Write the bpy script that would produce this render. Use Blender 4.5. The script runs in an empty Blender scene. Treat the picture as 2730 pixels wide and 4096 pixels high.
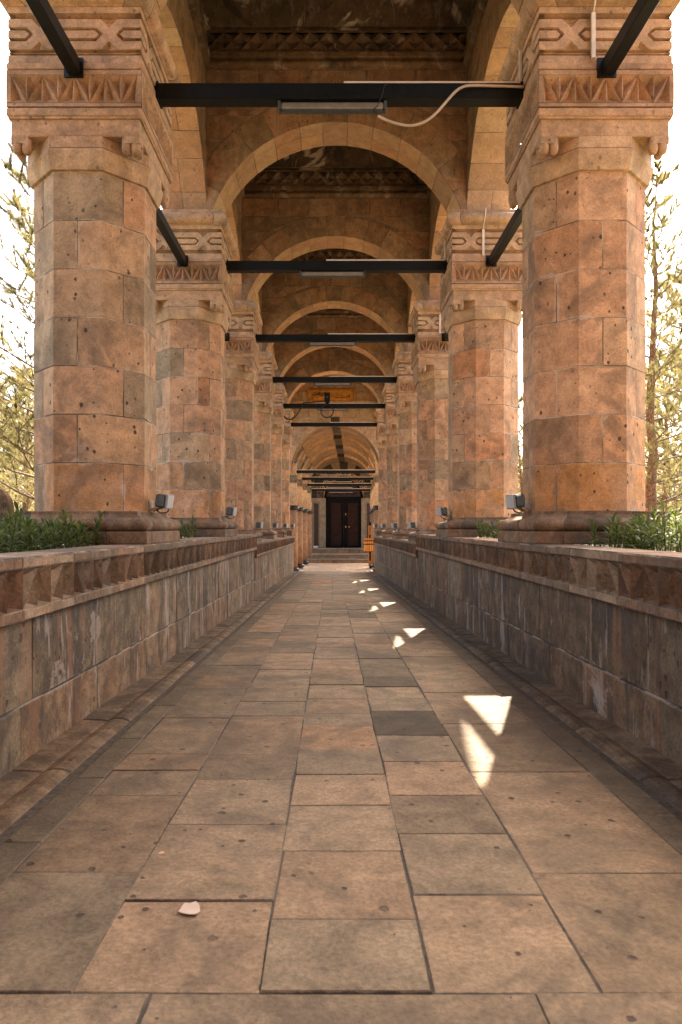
import bpy, math, random
from mathutils import Vector, Matrix
R = math.radians
PI = math.pi
scn = bpy.context.scene
COL = scn.collection
rnd = random.Random(7)

# ------------------------------------------------------------------ mesh helper
class MB:
    def __init__(s):
        s.v = []; s.e = []; s.f = []; s.t = []; s.m = []; s.sm = []
    def vert(s, p, e=0.0):
        s.v.append((p[0], p[1], p[2])); s.e.append(e); return len(s.v)-1
    def face(s, idx, tone=(.5, .5, 0), m=0, sm=False):
        s.f.append(tuple(idx)); s.t.append(tone); s.m.append(m); s.sm.append(sm)
    def poly(s, pts, tone=(.5, .5, 0), m=0):
        s.face([s.vert(p) for p in pts], tone, m)
    def box(s, a, b, tone=(.5, .5, 0), m=0, bev=0.0):
        x0, y0, z0 = a; x1, y1, z1 = b
        if bev <= 0:
            i = [s.vert(p) for p in ((x0,y0,z0),(x1,y0,z0),(x1,y1,z0),(x0,y1,z0),(x0,y0,z1),(x1,y0,z1),(x1,y1,z1),(x0,y1,z1))]
            for q in ((0,3,2,1),(4,5,6,7),(0,1,5,4),(1,2,6,5),(2,3,7,6),(3,0,4,7)):
                s.face([i[k] for k in q], tone, m)
            return
        c = bev
        ids = {}
        for ix, (xa, xs) in enumerate(((x0, 1), (x1, -1))):
            for iy, (ya, ys) in enumerate(((y0, 1), (y1, -1))):
                for iz, (za, zs) in enumerate(((z0, 1), (z1, -1))):
                    ids[ix,iy,iz,0] = s.vert((xa, ya+ys*c, za+zs*c), .12)
                    ids[ix,iy,iz,1] = s.vert((xa+xs*c, ya, za+zs*c), .12)
                    ids[ix,iy,iz,2] = s.vert((xa+xs*c, ya+ys*c, za), .12)
        def F(l): s.face([ids[k] for k in l], tone, m)
        F([(0,0,0,0),(0,0,1,0),(0,1,1,0),(0,1,0,0)]); F([(1,0,0,0),(1,1,0,0),(1,1,1,0),(1,0,1,0)])
        F([(0,0,0,1),(1,0,0,1),(1,0,1,1),(0,0,1,1)]); F([(0,1,0,1),(0,1,1,1),(1,1,1,1),(1,1,0,1)])
        F([(0,0,0,2),(0,1,0,2),(1,1,0,2),(1,0,0,2)]); F([(0,0,1,2),(1,0,1,2),(1,1,1,2),(0,1,1,2)])
        for iz in (0,1):
            for iy in (0,1): F([(0,iy,iz,1),(1,iy,iz,1),(1,iy,iz,2),(0,iy,iz,2)])
            for ix in (0,1): F([(ix,0,iz,0),(ix,1,iz,0),(ix,1,iz,2),(ix,0,iz,2)])
        for ix in (0,1):
            for iy in (0,1):
                F([(ix,iy,0,0),(ix,iy,1,0),(ix,iy,1,1),(ix,iy,0,1)])
                for iz in (0,1): F([(ix,iy,iz,0),(ix,iy,iz,1),(ix,iy,iz,2)])
    def block(s, p, tone, inset=.009, depth=.008, lift=0.0, m=0):
        """one pillowed stone face with its joint as a real groove; p = 4 corners, ccw from outside"""
        P = [Vector(q) for q in p]
        n = (P[2]-P[0]).cross(P[3]-P[1])
        if n.length < 1e-9: return
        n.normalize()
        o = [s.vert(q - n*depth, 1.0) for q in P]
        mn = min((P[(k+1) % 4]-P[k]).length for k in range(4))
        rings = [o]
        for w_, e_ in ((inset, .35), (inset+.05, 0.0)):
            if e_ == 0 and mn < .16: break
            inn = []
            for k in range(4):
                a = P[(k+1) % 4]-P[k]; b = P[(k-1) % 4]-P[k]
                ia = min(w_, a.length*.4); ib = min(w_, b.length*.4)
                q = P[k] + (a.normalized()*ia if a.length > 1e-6 else a) + (b.normalized()*ib if b.length > 1e-6 else b)
                inn.append(s.vert(q + n*lift, e_ if mn >= .16 else .1))
            rings.append(inn)
        s.face(rings[-1], tone, m)
        for r0, r1 in zip(rings, rings[1:]):
            for k in range(4):
                s.face((r0[k], r0[(k+1) % 4], r1[(k+1) % 4], r1[k]), tone, m)
    def tube(s, pts, r, n=8, tone=(.5,.5,0), m=0, caps=True):
        P = [Vector(p) for p in pts]; rr = r if isinstance(r, (list, tuple)) else [r]*len(P)
        rings = []
        up = Vector((0,0,1))
        for i, p in enumerate(P):
            d = (P[min(i+1, len(P)-1)]-P[max(i-1, 0)]).normalized()
            ref = up if abs(d.z) < .9 else Vector((1,0,0))
            a = d.cross(ref).normalized(); b = d.cross(a).normalized()
            rings.append([s.vert(p + (a*math.cos(2*PI*k/n)+b*math.sin(2*PI*k/n))*rr[i]) for k in range(n)])
        for i in range(len(P)-1):
            for k in range(n):
                s.face((rings[i][k], rings[i][(k+1)%n], rings[i+1][(k+1)%n], rings[i+1][k]), tone, m, True)
        if caps:
            s.face(rings[0][::-1], tone, m); s.face(rings[-1], tone, m)
    def lathe(s, prof, n, c=(0,0,0), tone=(.5,.5,0), m=0, rot=0.0, apo=False, sm=True, caps=True):
        """prof: (radius or apothem, z)"""
        k0 = 1/math.cos(PI/n) if apo else 1.0
        rings = []
        for r, z in prof:
            rings.append([s.vert((c[0]+r*k0*math.cos(rot+2*PI*k/n), c[1]+r*k0*math.sin(rot+2*PI*k/n), c[2]+z)) for k in range(n)])
        for i in range(len(prof)-1):
            for k in range(n):
                s.face((rings[i][k], rings[i][(k+1)%n], rings[i+1][(k+1)%n], rings[i+1][k]), tone, m, sm)
        if caps:
            s.face(rings[0][::-1], tone, m); s.face(rings[-1], tone, m)
    def build(s, name, mat, parent=None, origin=(0,0,0)):
        me = bpy.data.meshes.new(name)
        ox, oy, oz = origin
        me.from_pydata([(a-ox, b-oy, c-oz) for a, b, c in s.v], [], s.f)
        ta = me.attributes.new('tone', 'FLOAT_COLOR', 'FACE')
        fl = []
        for t in s.t: fl += [t[0], t[1], t[2], 1.0]
        ta.data.foreach_set('color', fl)
        ea = me.attributes.new('edge', 'FLOAT', 'POINT'); ea.data.foreach_set('value', s.e)
        me.polygons.foreach_set('use_smooth', s.sm)
        for mm in (mat if isinstance(mat, (list, tuple)) else [mat]): me.materials.append(mm)
        me.polygons.foreach_set('material_index', s.m)
        me.update(); me.validate()
        o = bpy.data.objects.new(name, me); COL.objects.link(o)
        if parent is not None: o.parent = parent
        o.location = origin
        return o

def tag(o, label=None, cat=None, group=None, kind=None):
    if label: o['label'] = label
    if cat: o['category'] = cat
    if group: o['group'] = group
    if kind: o['kind'] = kind
    return o
def thing(name, label, cat, loc=(0,0,0), group=None, rz=0.0):
    o = bpy.data.objects.new(name, None); COL.objects.link(o)
    o.empty_display_size = .1
    o.location = loc; o.rotation_euler = (0, 0, rz)
    return tag(o, label, cat, group)
def copy_tree(o, parent=None):
    c = o.copy(); COL.objects.link(c)
    if parent is not None: c.parent = parent
    for ch in list(o.children): copy_tree(ch, c)
    return c
def tn(lo=0.0, hi=1.0, s=0.0, r=None):
    r = r or rnd
    return (r.uniform(lo, hi), r.uniform(.25, .75), s)

# ------------------------------------------------------------------ materials
def new_mat(name):
    m = bpy.data.materials.new(name); m.use_nodes = True
    nt = m.node_tree
    return m, nt, nt.nodes, nt.links, nt.nodes['Principled BSDF']
def plain(name, col, rough=.5, metal=0.0, var=.0, scale=8, bump=0.0, spec=.5):
    m, nt, N, L, b = new_mat(name)
    b.inputs['Roughness'].default_value = rough; b.inputs['Metallic'].default_value = metal
    b.inputs['Specular IOR Level'].default_value = spec
    tc = N.new('ShaderNodeTexCoord'); nz = N.new('ShaderNodeTexNoise')
    nz.inputs['Scale'].default_value = scale; nz.inputs['Detail'].default_value = 6
    L.new(tc.outputs['Object'], nz.inputs['Vector'])
    rp = N.new('ShaderNodeValToRGB')
    rp.color_ramp.elements[0].position = .3; rp.color_ramp.elements[1].position = .7
    rp.color_ramp.elements[0].color = tuple(c*(1-var) for c in col)+(1,)
    rp.color_ramp.elements[1].color = tuple(min(1, c*(1+var)) for c in col)+(1,)
    L.new(nz.outputs['Fac'], rp.inputs['Fac']); L.new(rp.outputs['Color'], b.inputs['Base Color'])
    if bump:
        bp = N.new('ShaderNodeBump'); bp.inputs['Strength'].default_value = bump; bp.inputs['Distance'].default_value = .01
        L.new(nz.outputs['Fac'], bp.inputs['Height']); L.new(bp.outputs['Normal'], b.inputs['Normal'])
    return m

def stone(name, cols, gain=1.0, pits=.6, pit_scale=17.0, streak=0.0, efflo=0.0, stain=.35, stain_col=(.10,.075,.055),
          orange=(.47,.215,.07), mortar_d=(.07,.055,.045), mortar_l=(.34,.26,.19), rough=.88, fine=.30, bump=.5, tool=0.0, mid=.5, plaster=0.0, smear=.5, wstain=False, wobk=.7, warm=(.94, .83), pitpow=2.3):
    m, nt, N, L, b = new_mat(name)
    b.inputs['Roughness'].default_value = rough
    b.inputs['Specular IOR Level'].default_value = .25
    def math_(op, a, c=None, clamp=False):
        n = N.new('ShaderNodeMath'); n.operation = op; n.use_clamp = clamp
        for i, x in enumerate((a, c)):
            if x is None: continue
            if isinstance(x, (int, float)): n.inputs[i].default_value = x
            else: L.new(x, n.inputs[i])
        return n.outputs[0]
    def mapr(x, a, c, d=0.0, e=1.0):
        n = N.new('ShaderNodeMapRange'); n.interpolation_type = 'SMOOTHSTEP'
        L.new(x, n.inputs['Value'])
        n.inputs['From Min'].default_value = a; n.inputs['From Max'].default_value = c
        n.inputs['To Min'].default_value = d; n.inputs['To Max'].default_value = e
        return n.outputs['Result']
    def mix(f, a, c, mode='MIX'):
        n = N.new('ShaderNodeMix'); n.data_type = 'RGBA'; n.blend_type = mode
        for i, x in ((0, f), (6, a), (7, c)):
            if isinstance(x, (int, float)): n.inputs[i].default_value = x
            elif isinstance(x, tuple): n.inputs[i].default_value = x+(1,) if len(x) == 3 else x
            else: L.new(x, n.inputs[i])
        return n.outputs[2]
    tc = N.new('ShaderNodeTexCoord'); oi = N.new('ShaderNodeObjectInfo')
    off = N.new('ShaderNodeVectorMath'); off.operation = 'MULTIPLY_ADD'
    cmb = N.new('ShaderNodeCombineXYZ')
    for k in range(3): L.new(oi.outputs['Random'], cmb.inputs[k])
    L.new(cmb.outputs[0], off.inputs[0]); off.inputs[1].default_value = (37, 53, 71)
    L.new(tc.outputs['Object'], off.inputs[2])
    co = off.outputs[0]
    def noise(scale, detail=5, rough_=.55, vec=None, dist=0.0):
        n = N.new('ShaderNodeTexNoise'); n.inputs['Scale'].default_value = scale
        n.inputs['Detail'].default_value = detail; n.inputs['Roughness'].default_value = rough_
        n.inputs['Distortion'].default_value = dist
        L.new(vec if vec is not None else co, n.inputs['Vector']); return n.outputs['Fac']
    at = N.new('ShaderNodeAttribute'); at.attribute_name = 'tone'
    sp = N.new('ShaderNodeSeparateColor'); L.new(at.outputs['Color'], sp.inputs[0])
    ed = N.new('ShaderNodeAttribute'); ed.attribute_name = 'edge'
    # per-stone offset so that stains stop at the joints
    co2n = N.new('ShaderNodeVectorMath'); co2n.operation = 'MULTIPLY_ADD'
    cm2 = N.new('ShaderNodeCombineXYZ')
    L.new(sp.outputs[0], cm2.inputs[0]); L.new(sp.outputs[1], cm2.inputs[1]); L.new(sp.outputs[0], cm2.inputs[2])
    L.new(cm2.outputs[0], co2n.inputs[0]); co2n.inputs[1].default_value = (41, 29, 67); L.new(co, co2n.inputs[2])
    co2 = co2n.outputs[0]
    rp = N.new('ShaderNodeValToRGB'); cr = rp.color_ramp
    while len(cr.elements) < len(cols): cr.elements.new(.5)
    for i, c in enumerate(cols):
        cr.elements[i].position = i/(len(cols)-1); cr.elements[i].color = (c[0]*gain, c[1]*gain*warm[0], c[2]*gain*warm[1]*.965, 1)
    n_big = noise(1.1, 2, .5, co2); n_mid = noise(6.0, 5, .65, co2, .3); n_fine = noise(55, 4, .75)
    pal = math_('ADD', sp.outputs[0], math_('MULTIPLY', math_('SUBTRACT', n_big, .5), .55), True)
    L.new(pal, rp.inputs['Fac'])
    col = rp.outputs['Color']
    # ochre leaching where the stone says so
    og = math_('MULTIPLY', sp.outputs[2], mapr(noise(1.7, 4, .6), .30, .66))
    col = mix(og, col, orange)
    # brightness of the stone, its cloudiness and its grain
    br = math_('ADD', .72, math_('MULTIPLY', sp.outputs[1], .56))
    br = math_('MULTIPLY', br, math_('ADD', 1-mid*.55, math_('MULTIPLY', mapr(n_mid, .30, .72), mid)))
    br = math_('MULTIPLY', br, math_('ADD', 1-fine, math_('MULTIPLY', mapr(n_fine, .28, .72), 2*fine)))
    cb = N.new('ShaderNodeCombineColor')
    for k in range(3): L.new(br, cb.inputs[k])
    col = mix(1.0, col, cb.outputs[0], 'MULTIPLY')
    # soot / damp patches
    st = math_('MULTIPLY', mapr(noise(1.2, 5, .68, co if wstain else co2, .7), .50, .64), stain)
    col = mix(st, col, stain_col)
    if streak > 0:
        brk = mapr(noise(1.3, 4, .6, None, .4), .40, .56); brk2 = mapr(noise(1.9, 5, .6, co2, .4), .42, .58)
        mp = N.new('ShaderNodeMapping'); mp.inputs['Scale'].default_value = (1, 1, .15); L.new(co, mp.inputs[0])
        s1 = noise(7.0, 5, .6, mp.outputs[0], .2); 
        mp2 = N.new('ShaderNodeMapping'); mp2.inputs['Scale'].default_value = (1, 1, .09); mp2.inputs['Location'].default_value = (9, 4, 3); L.new(co, mp2.inputs[0])
        s2 = noise(5.5, 5, .6, mp2.outputs[0], .2)
        col = mix(math_('MULTIPLY', math_('MULTIPLY', mapr(s1, .49, .60), brk), streak*.85), col, (.055, .043, .036))
        col = mix(math_('MULTIPLY', math_('MULTIPLY', mapr(s2, .51, .63), brk2), streak*.6), col, (.27, .12, .055))
        mp3 = N.new('ShaderNodeMapping'); mp3.inputs['Scale'].default_value = (1, 1, .22); mp3.inputs['Location'].default_value = (2, 14, 5); L.new(co, mp3.inputs[0])
        s3 = noise(4.6, 5, .74, mp3.outputs[0], .3)
        col = mix(math_('MULTIPLY', mapr(s3, .55, .62), streak*.75), col, (.36, .295, .24))
    if efflo > 0:
        e1 = noise(.8, 5, .55, None, .8)
        line = math_('SUBTRACT', 1.0, mapr(math_('ABSOLUTE', math_('SUBTRACT', e1, .56)), .0, .03))
        line = math_('MULTIPLY', line, mapr(noise(1.6, 3), .44, .56))
        col = mix(math_('MULTIPLY', line, efflo), col, (.50, .40, .32))
    if plaster > 0:
        p1 = noise(1.7, 6, .7, None, .5)
        col = mix(math_('MULTIPLY', mapr(p1, .63, .655), plaster), col, (.52, .40, .31))
    # pores
    vo = N.new('ShaderNodeTexVoronoi'); vo.inputs['Scale'].default_value = pit_scale
    mpv = N.new('ShaderNodeMapping'); mpv.inputs['Scale'].default_value = (1, 1, .8); L.new(co2, mpv.inputs[0])
    L.new(mpv.outputs[0], vo.inputs['Vector'])
    vs = N.new('ShaderNodeSeparateColor'); L.new(vo.outputs['Color'], vs.inputs[0])
    pr = math_('MULTIPLY', math_('POWER', vs.outputs[0], pitpow), .33)
    pit = math_('MULTIPLY', math_('SUBTRACT', 1.0, math_('DIVIDE', math_('ADD', vo.outputs['Distance'], math_('MULTIPLY', math_('SUBTRACT', n_fine, .5), .22)), math_('ADD', pr, .022)), True), 3.0, True)
    pit = math_('MULTIPLY', pit, math_('MULTIPLY', mapr(vs.outputs[1], .22, .32), mapr(noise(2.6, 2, .5, co2), .32, .46)))
    pitc = math_('MULTIPLY', pit, pits)
    col = mix(pitc, col, (.05, .038, .03))
    # joints
    nj = noise(18, 3, .7)
    wob = math_('MULTIPLY', math_('SUBTRACT', nj, .5), wobk)
    sm_ = mapr(math_('ADD', math_('MULTIPLY', ed.outputs['Fac'], 1.5), math_('MULTIPLY', math_('SUBTRACT', noise(3.3, 5, .7), .5), 2.2)), .52, .66)
    sel = mapr(noise(.8, 3), .47, .53)
    col = mix(math_('MULTIPLY', sm_, smear), col, mix(sel, tuple(x*1.5 for x in mortar_d), mortar_l))
    jt = mapr(math_('ADD', ed.outputs['Fac'], wob), .48, .75)
    mcol = mix(mapr(noise(3.1, 4), .45, .62), mortar_d, mortar_l)
    col = mix(jt, col, mcol)
    L.new(col, b.inputs['Base Color'])
    h = math_('ADD', math_('MULTIPLY', n_fine, .35), math_('MULTIPLY', n_mid, .8))
    h = math_('SUBTRACT', h, math_('MULTIPLY', pit, 1.3))
    if tool > 0:
        mt = N.new('ShaderNodeMapping'); mt.inputs['Scale'].default_value = (16, 16, 90); L.new(co, mt.inputs[0])
        h = math_('ADD', h, math_('MULTIPLY', noise(1.0, 3, .5, mt.outputs[0]), tool))
    bp = N.new('ShaderNodeBump'); bp.inputs['Strength'].default_value = bump; bp.inputs['Distance'].default_value = .016
    L.new(h, bp.inputs['Height']); L.new(bp.outputs['Normal'], b.inputs['Normal'])
    return m

GREY = (.265,.20,.145); BEIGE = (.36,.25,.172); PINK = (.42,.25,.165); LIGHT = (.50,.345,.24); RUST = (.42,.215,.125)
M_SHAFT = stone('shaft_stone', [GREY, BEIGE, PINK, (.46,.295,.20), RUST], gain=1.12, pits=.9, stain=.5, tool=.35, mortar_d=(.15,.105,.07), mortar_l=(.50,.40,.31), smear=.55, plaster=.28, fine=.2, warm=(.92, .80))
M_CAP = stone('capital_stone', [(.41,.285,.195), (.48,.33,.225), (.46,.28,.185), (.52,.375,.26)], gain=0.98, pits=.5, stain=.35, mid=.5, bump=.35, mortar_d=(.10,.06,.04), mortar_l=(.15,.095,.06), fine=.2, warm=(.95, .87))
M_BASE = stone('base_stone', [(.20,.125,.085), (.30,.19,.125), (.34,.175,.095), (.40,.28,.20)], gain=0.66, pits=.4, stain=.75, mid=.8, warm=(.98, .88))
M_ARCH = stone('arch_stone', [(.18,.125,.088), (.245,.165,.112), (.28,.16,.10), (.30,.20,.138)], gain=1.1, pits=.6, stain=.5, streak=.25, tool=.2, warm=(.925, .83))  # arch faces coloured darker to stand in for shade under the vaults
M_SIDE = stone('soffit_stone', [(.45,.31,.21), (.52,.35,.24), (.51,.305,.20), (.56,.41,.29)], gain=0.9, pits=.3, stain=.12, tool=.7, mid=.3, fine=.22, warm=(.905, .82))  # paler copy for the soffits, coloured as if lit from below
M_GABLE = stone('gable_stone', [(.40,.28,.19), (.46,.33,.225), (.45,.28,.18)], gain=1.0, pits=.5, stain=.35, mid=.4, smear=.4)
M_PVAULT = stone('portico_vault_stone', [(.25,.165,.115), (.30,.20,.135), (.32,.19,.12)], gain=.72, pits=.5, stain=.5, mid=.5, warm=(.98, .92))  # darkened stone: shade on the vault undersides is put into the colour
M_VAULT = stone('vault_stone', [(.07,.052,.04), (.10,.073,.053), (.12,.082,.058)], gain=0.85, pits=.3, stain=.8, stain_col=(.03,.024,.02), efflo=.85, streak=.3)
M_CORN = stone('cornice_stone', [(.15,.10,.07), (.22,.145,.095), (.20,.125,.08)], gain=0.9, pits=.4, stain=.75, stain_col=(.04,.032,.026), streak=.25, efflo=.4)
M_WALL = stone('parapet_stone', [(.22,.17,.13), (.29,.215,.16), (.31,.20,.135), (.37,.30,.235)], gain=0.64, pits=.7, pit_scale=16, stain=.6, stain_col=(.07,.055,.042), streak=.85, plaster=.35, mid=.8, bump=.7, warm=(.93, .74))
M_WALLR = stone('dark_parapet_stone', [(.20,.15,.115), (.25,.185,.135), (.28,.17,.11), (.33,.26,.20)], gain=.6, pits=.6, pit_scale=16, stain=.6, stain_col=(.05,.04,.032), streak=.8, plaster=.3, mid=.7, bump=.8, warm=(.93, .74))  # darker palette for the right-hand parapet
M_COPE = stone('coping_stone', [(.25,.165,.115), (.35,.225,.15), (.38,.20,.12), (.42,.29,.20)], gain=0.62, pits=.3, stain=.45, streak=.35, mid=.6, warm=(.985, .88))
M_FLOOR = stone('paving_stone', [(.235,.185,.145), (.285,.22,.168), (.32,.235,.175), (.36,.245,.175), (.40,.215,.12)], gain=0.74, pits=.85, pit_scale=17, stain=.6, stain_col=(.10,.075,.05), mid=.5, rough=.75, bump=.6, mortar_l=(.15,.115,.08), mortar_d=(.05,.04,.03), wstain=True, wobk=1.0, smear=.25, fine=.27, warm=(.95, .79), pitpow=5.0)
M_GUT = stone('gutter_stone', [(.15,.115,.085), (.20,.15,.105), (.225,.155,.105)], gain=0.8, pits=.5, stain=.7, stain_col=(.06,.048,.038), mid=.9, rough=.8, bump=.7, mortar_l=(.1,.08,.06))
M_TERR = stone('terrace_stone', [(.42,.30,.21), (.50,.36,.25), (.48,.28,.17)], gain=0.9, pits=.4, stain=.2)
M_PORT = stone('portico_stone', [(.33,.205,.13), (.40,.25,.155), (.43,.24,.14), (.45,.30,.20)], gain=0.78, pits=.6, stain=.4, tool=.2)
M_PALE = stone('pale_stone', [(.46,.31,.205), (.52,.37,.25)], gain=1.12, pits=.3, stain=.12, mid=.3)
M_GREYST = stone('grey_stone', [(.20,.16,.12), (.25,.195,.145)], gain=1.05, pits=.3, stain=.35, mid=.4)
M_DARKST = stone('dark_keystone', [(.035,.03,.027), (.055,.045,.037)], pits=.3, stain=.1)
M_MORTAR = plain('mortar_bed', (.075,.058,.04), .95, var=.5, scale=30, bump=.4)
M_BLACK = plain('black_paint', (.0045,.006,.0065), .5, var=.5, scale=14, bump=.08, spec=.25)
M_RING = plain('black_polished_ring', (.008,.008,.009), .12, var=.1)
M_HOUS = plain('floodlight_housing', (.075,.085,.085), .5, .3, var=.25, scale=30)
M_HOUSL = plain('floodlight_grey', (.26,.27,.26), .5, .2, var=.2, scale=30)
M_LENS = plain('floodlight_lens', (.55,.53,.48), .2, var=.05)
M_BRKT = plain('bracket_steel', (.33,.29,.24), .55, .4, var=.25, scale=25)
M_WHITE = plain('white_plastic', (.72,.60,.47), .5, var=.1, scale=12)
M_LAMP = plain('lamp_aluminium', (.50,.47,.42), .28, .75, var=.2, scale=9)
M_CABLE = plain('pale_cable', (.60,.46,.345), .55, var=.15)
M_RUBBER = plain('black_cable', (.012,.012,.013), .5, var=.2)
M_DOOR = plain('door_wood', (.004,.0035,.0033), .5, var=.5, scale=6, bump=.1, spec=.1)
M_DPAN = plain('door_panel_wood', (.022,.007,.004), .5, var=.9, scale=16, bump=.5, spec=.15)
M_RED = plain('dark_red_panel', (.035,.009,.007), .4, var=.5, scale=7)
M_BRASS = plain('brass', (.62,.36,.10), .3, .9, var=.2)
M_GOLD = plain('gold_lettering', (.50,.30,.12), .45, .2, var=.25, scale=40)
M_SIGN = plain('ochre_sign_board', (.50,.21,.025), .5, var=.35, scale=5)
M_INK = plain('ink_paint', (.012,.012,.010), .6, var=.3)
M_ORN = plain('orange_trim', (.40,.11,.02), .5, var=.3)
M_SOIL = plain('soil', (.05,.035,.024), .95, var=.5, scale=18, bump=.8)
M_WOOD = None
def wood(name, a, c):
    m, nt, N, L, b = new_mat(name); b.inputs['Roughness'].default_value = .38
    tc = N.new('ShaderNodeTexCoord'); mp = N.new('ShaderNodeMapping'); mp.inputs['Scale'].default_value = (14, 14, 1.3)
    nz = N.new('ShaderNodeTexNoise'); nz.inputs['Scale'].default_value = 2; nz.inputs['Detail'].default_value = 7; nz.inputs['Distortion'].default_value = .7
    rp = N.new('ShaderNodeValToRGB'); rp.color_ramp.elements[0].color = a+(1,); rp.color_ramp.elements[1].color = c+(1,)
    rp.color_ramp.elements[0].position = .3; rp.color_ramp.elements[1].position = .7
    L.new(tc.outputs['Object'], mp.inputs[0]); L.new(mp.outputs[0], nz.inputs['Vector']); L.new(nz.outputs['Fac'], rp.inputs['Fac']); L.new(rp.outputs['Color'], b.inputs['Base Color'])
    return m
M_WOOD = wood('varnished_pine', (.36,.12,.015), (.62,.25,.035))
M_BARK = None
def bark():
    m, nt, N, L, b = new_mat('pine_bark'); b.inputs['Roughness'].default_value = .9
    tc = N.new('ShaderNodeTexCoord'); mp = N.new('ShaderNodeMapping'); mp.inputs['Scale'].default_value = (9, 9, 2.6)
    vo = N.new('ShaderNodeTexVoronoi'); vo.inputs['Scale'].default_value = 3.5; vo.feature = 'DISTANCE_TO_EDGE'
    rp = N.new('ShaderNodeValToRGB'); rp.color_ramp.elements[0].color = (.09,.05,.03,1); rp.color_ramp.elements[1].color = (.40,.20,.10,1)
    rp.color_ramp.elements[1].position = .25
    L.new(tc.outputs['Object'], mp.inputs[0]); L.new(mp.outputs[0], vo.inputs['Vector']); L.new(vo.outputs['Distance'], rp.inputs['Fac']); L.new(rp.outputs['Color'], b.inputs['Base Color'])
    bp = N.new('ShaderNodeBump'); bp.inputs['Strength'].default_value = .7; bp.inputs['Distance'].default_value = .03
    L.new(vo.outputs['Distance'], bp.inputs['Height']); L.new(bp.outputs['Normal'], b.inputs['Normal'])
    return m
M_BARK = bark()
M_TWIG = plain('twig_bark', (.20,.13,.08), .85, var=.4, scale=20)
M_CONE = plain('pine_cone_scales', (.035,.022,.016), .8, var=.5, scale=40)
def leafy(name, a, c, trans=.4):
    m, nt, N, L, b = new_mat(name)
    b.inputs['Roughness'].default_value = .6; b.inputs['Specular IOR Level'].default_value = .2
    at = N.new('ShaderNodeAttribute'); at.attribute_name = 'tone'
    sp = N.new('ShaderNodeSeparateColor'); L.new(at.outputs['Color'], sp.inputs[0])
    rp = N.new('ShaderNodeValToRGB'); rp.color_ramp.elements[0].color = a+(1,); rp.color_ramp.elements[1].color = c+(1,)
    L.new(sp.outputs[0], rp.inputs['Fac']); L.new(rp.outputs['Color'], b.inputs['Base Color'])
    tr = N.new('ShaderNodeBsdfTranslucent'); L.new(rp.outputs['Color'], tr.inputs['Color'])
    mx = N.new('ShaderNodeMixShader'); mx.inputs[0].default_value = trans
    L.new(b.outputs[0], mx.inputs[1]); L.new(tr.outputs[0], mx.inputs[2])
    L.new(mx.outputs[0], N['Material Output'].inputs['Surface'])
    return m
M_LEAF = leafy('bed_leaf', (.045,.07,.014), (.15,.165,.035), .45)
M_NEEDLE = leafy('pine_needle', (.15,.135,.045), (.40,.33,.13), .5)
M_GROUND = plain('dry_garden_ground', (.115,.10,.045), .95, var=.4, scale=3, bump=.5)

# ------------------------------------------------------------------ geometry of the place
CY = [-2.1, 2.35, 6.8, 11.3, 15.6, 20.0, 24.35, 28.8]      # column lines along the walk
XL, XR = -2.30, 2.44                                        # column axes
HALF = .605                                                 # half width of a capital
WL, WR = -1.63, 1.80                                        # parapet faces
STEP = 14.6                                                 # where the coping drops
YEND = 29.5
def fz(y): return -(1.156+.025*y)
def copez(y): return 0.0 if y < STEP else -.165-.0055*(y-STEP)
ORD = ['behind the viewer', 'level with the viewer', 'nearest', 'second', 'third', 'fourth', 'fifth', 'farthest']

# ---- floor
fl = MB()
lines_n = [-1.125, -.675, -.19, .263, .70, 1.305]
lines_f = [-1.125, -.64, 0.0, .70, 1.305]
SPLIT = 14.45
def ypix(*ys): return sorted(1849.6/(y-1250) for y in ys)
meas = [ypix(2281, 2005, 1828, 1770, 1733, 1650, 1583), ypix(2281, 2070, 1897, 1792, 1733, 1645, 1612, 1582),
        ypix(2281, 2113, 1954, 1850, 1780, 1723, 1668, 1638, 1605), ypix(2281, 2055, 1915, 1828, 1750, 1690, 1634, 1605, 1578, 1555, 1530),
        ypix(2281, 2005, 1773, 1663, 1592, 1540)]
def slab(x0, x1, y0, y1, tone, lift=None):
    j = lambda: rnd.uniform(-.006, .006)
    l = rnd.uniform(-.004, .004) if lift is None else lift
    p = [(x0+j(), y0+j()*.6, fz(y0)), (x1+j(), y0+j()*.6, fz(y0)), (x1+j(), y1+j()*.6, fz(y1)), (x0+j(), y1+j()*.6, fz(y1))]
    fl.block(p, tone, inset=rnd.uniform(.004, .009), depth=.005, lift=l)
for k in range(5):
    ys = list(meas[k]); y = ys[-1]
    while y < SPLIT-.5:
        y += rnd.uniform(.3, .62) if k not in (0, 4) else rnd.uniform(.45, .85); ys.append(y)
    ys[-1] = SPLIT
    for a, c in zip(ys, ys[1:]):
        t = (rnd.uniform(.05, .75), rnd.uniform(.05, .85), 0)
        if k == 3 and abs(c-1849.6/(1634-1250)) < .02: t = (.0, -.62, 0)
        elif k == 3 and abs(c-1849.6/(1555-1250)) < .02: t = (.1, -.4, 0)
        elif k == 3 and abs(c-1849.6/(1750-1250)) < .02: t = (.7, .75, 0)
        elif k == 0 and abs(c-1849.6/(1733-1250)) < .05: t = (.7, .35, 0)
        elif k == 2 and abs(c-1849.6/(1668-1250)) < .06: t = (.8, .5, 0)
        elif k == 4: t = tn(.45, .6)
        slab(lines_n[k], lines_n[k+1], a, c, t)
y0 = ypix(2281)[0]
for a, c in ((-1.125, -.47), (-.47, .525), (.525, 1.305)): slab(a, c, y0-.55, y0, tn(.3, .5))
y = y0-.55
while y > -4:
    for k in range(5): slab(lines_n[k], lines_n[k+1], y-.5, y, tn(.1, .6))
    y -= .5
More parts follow.
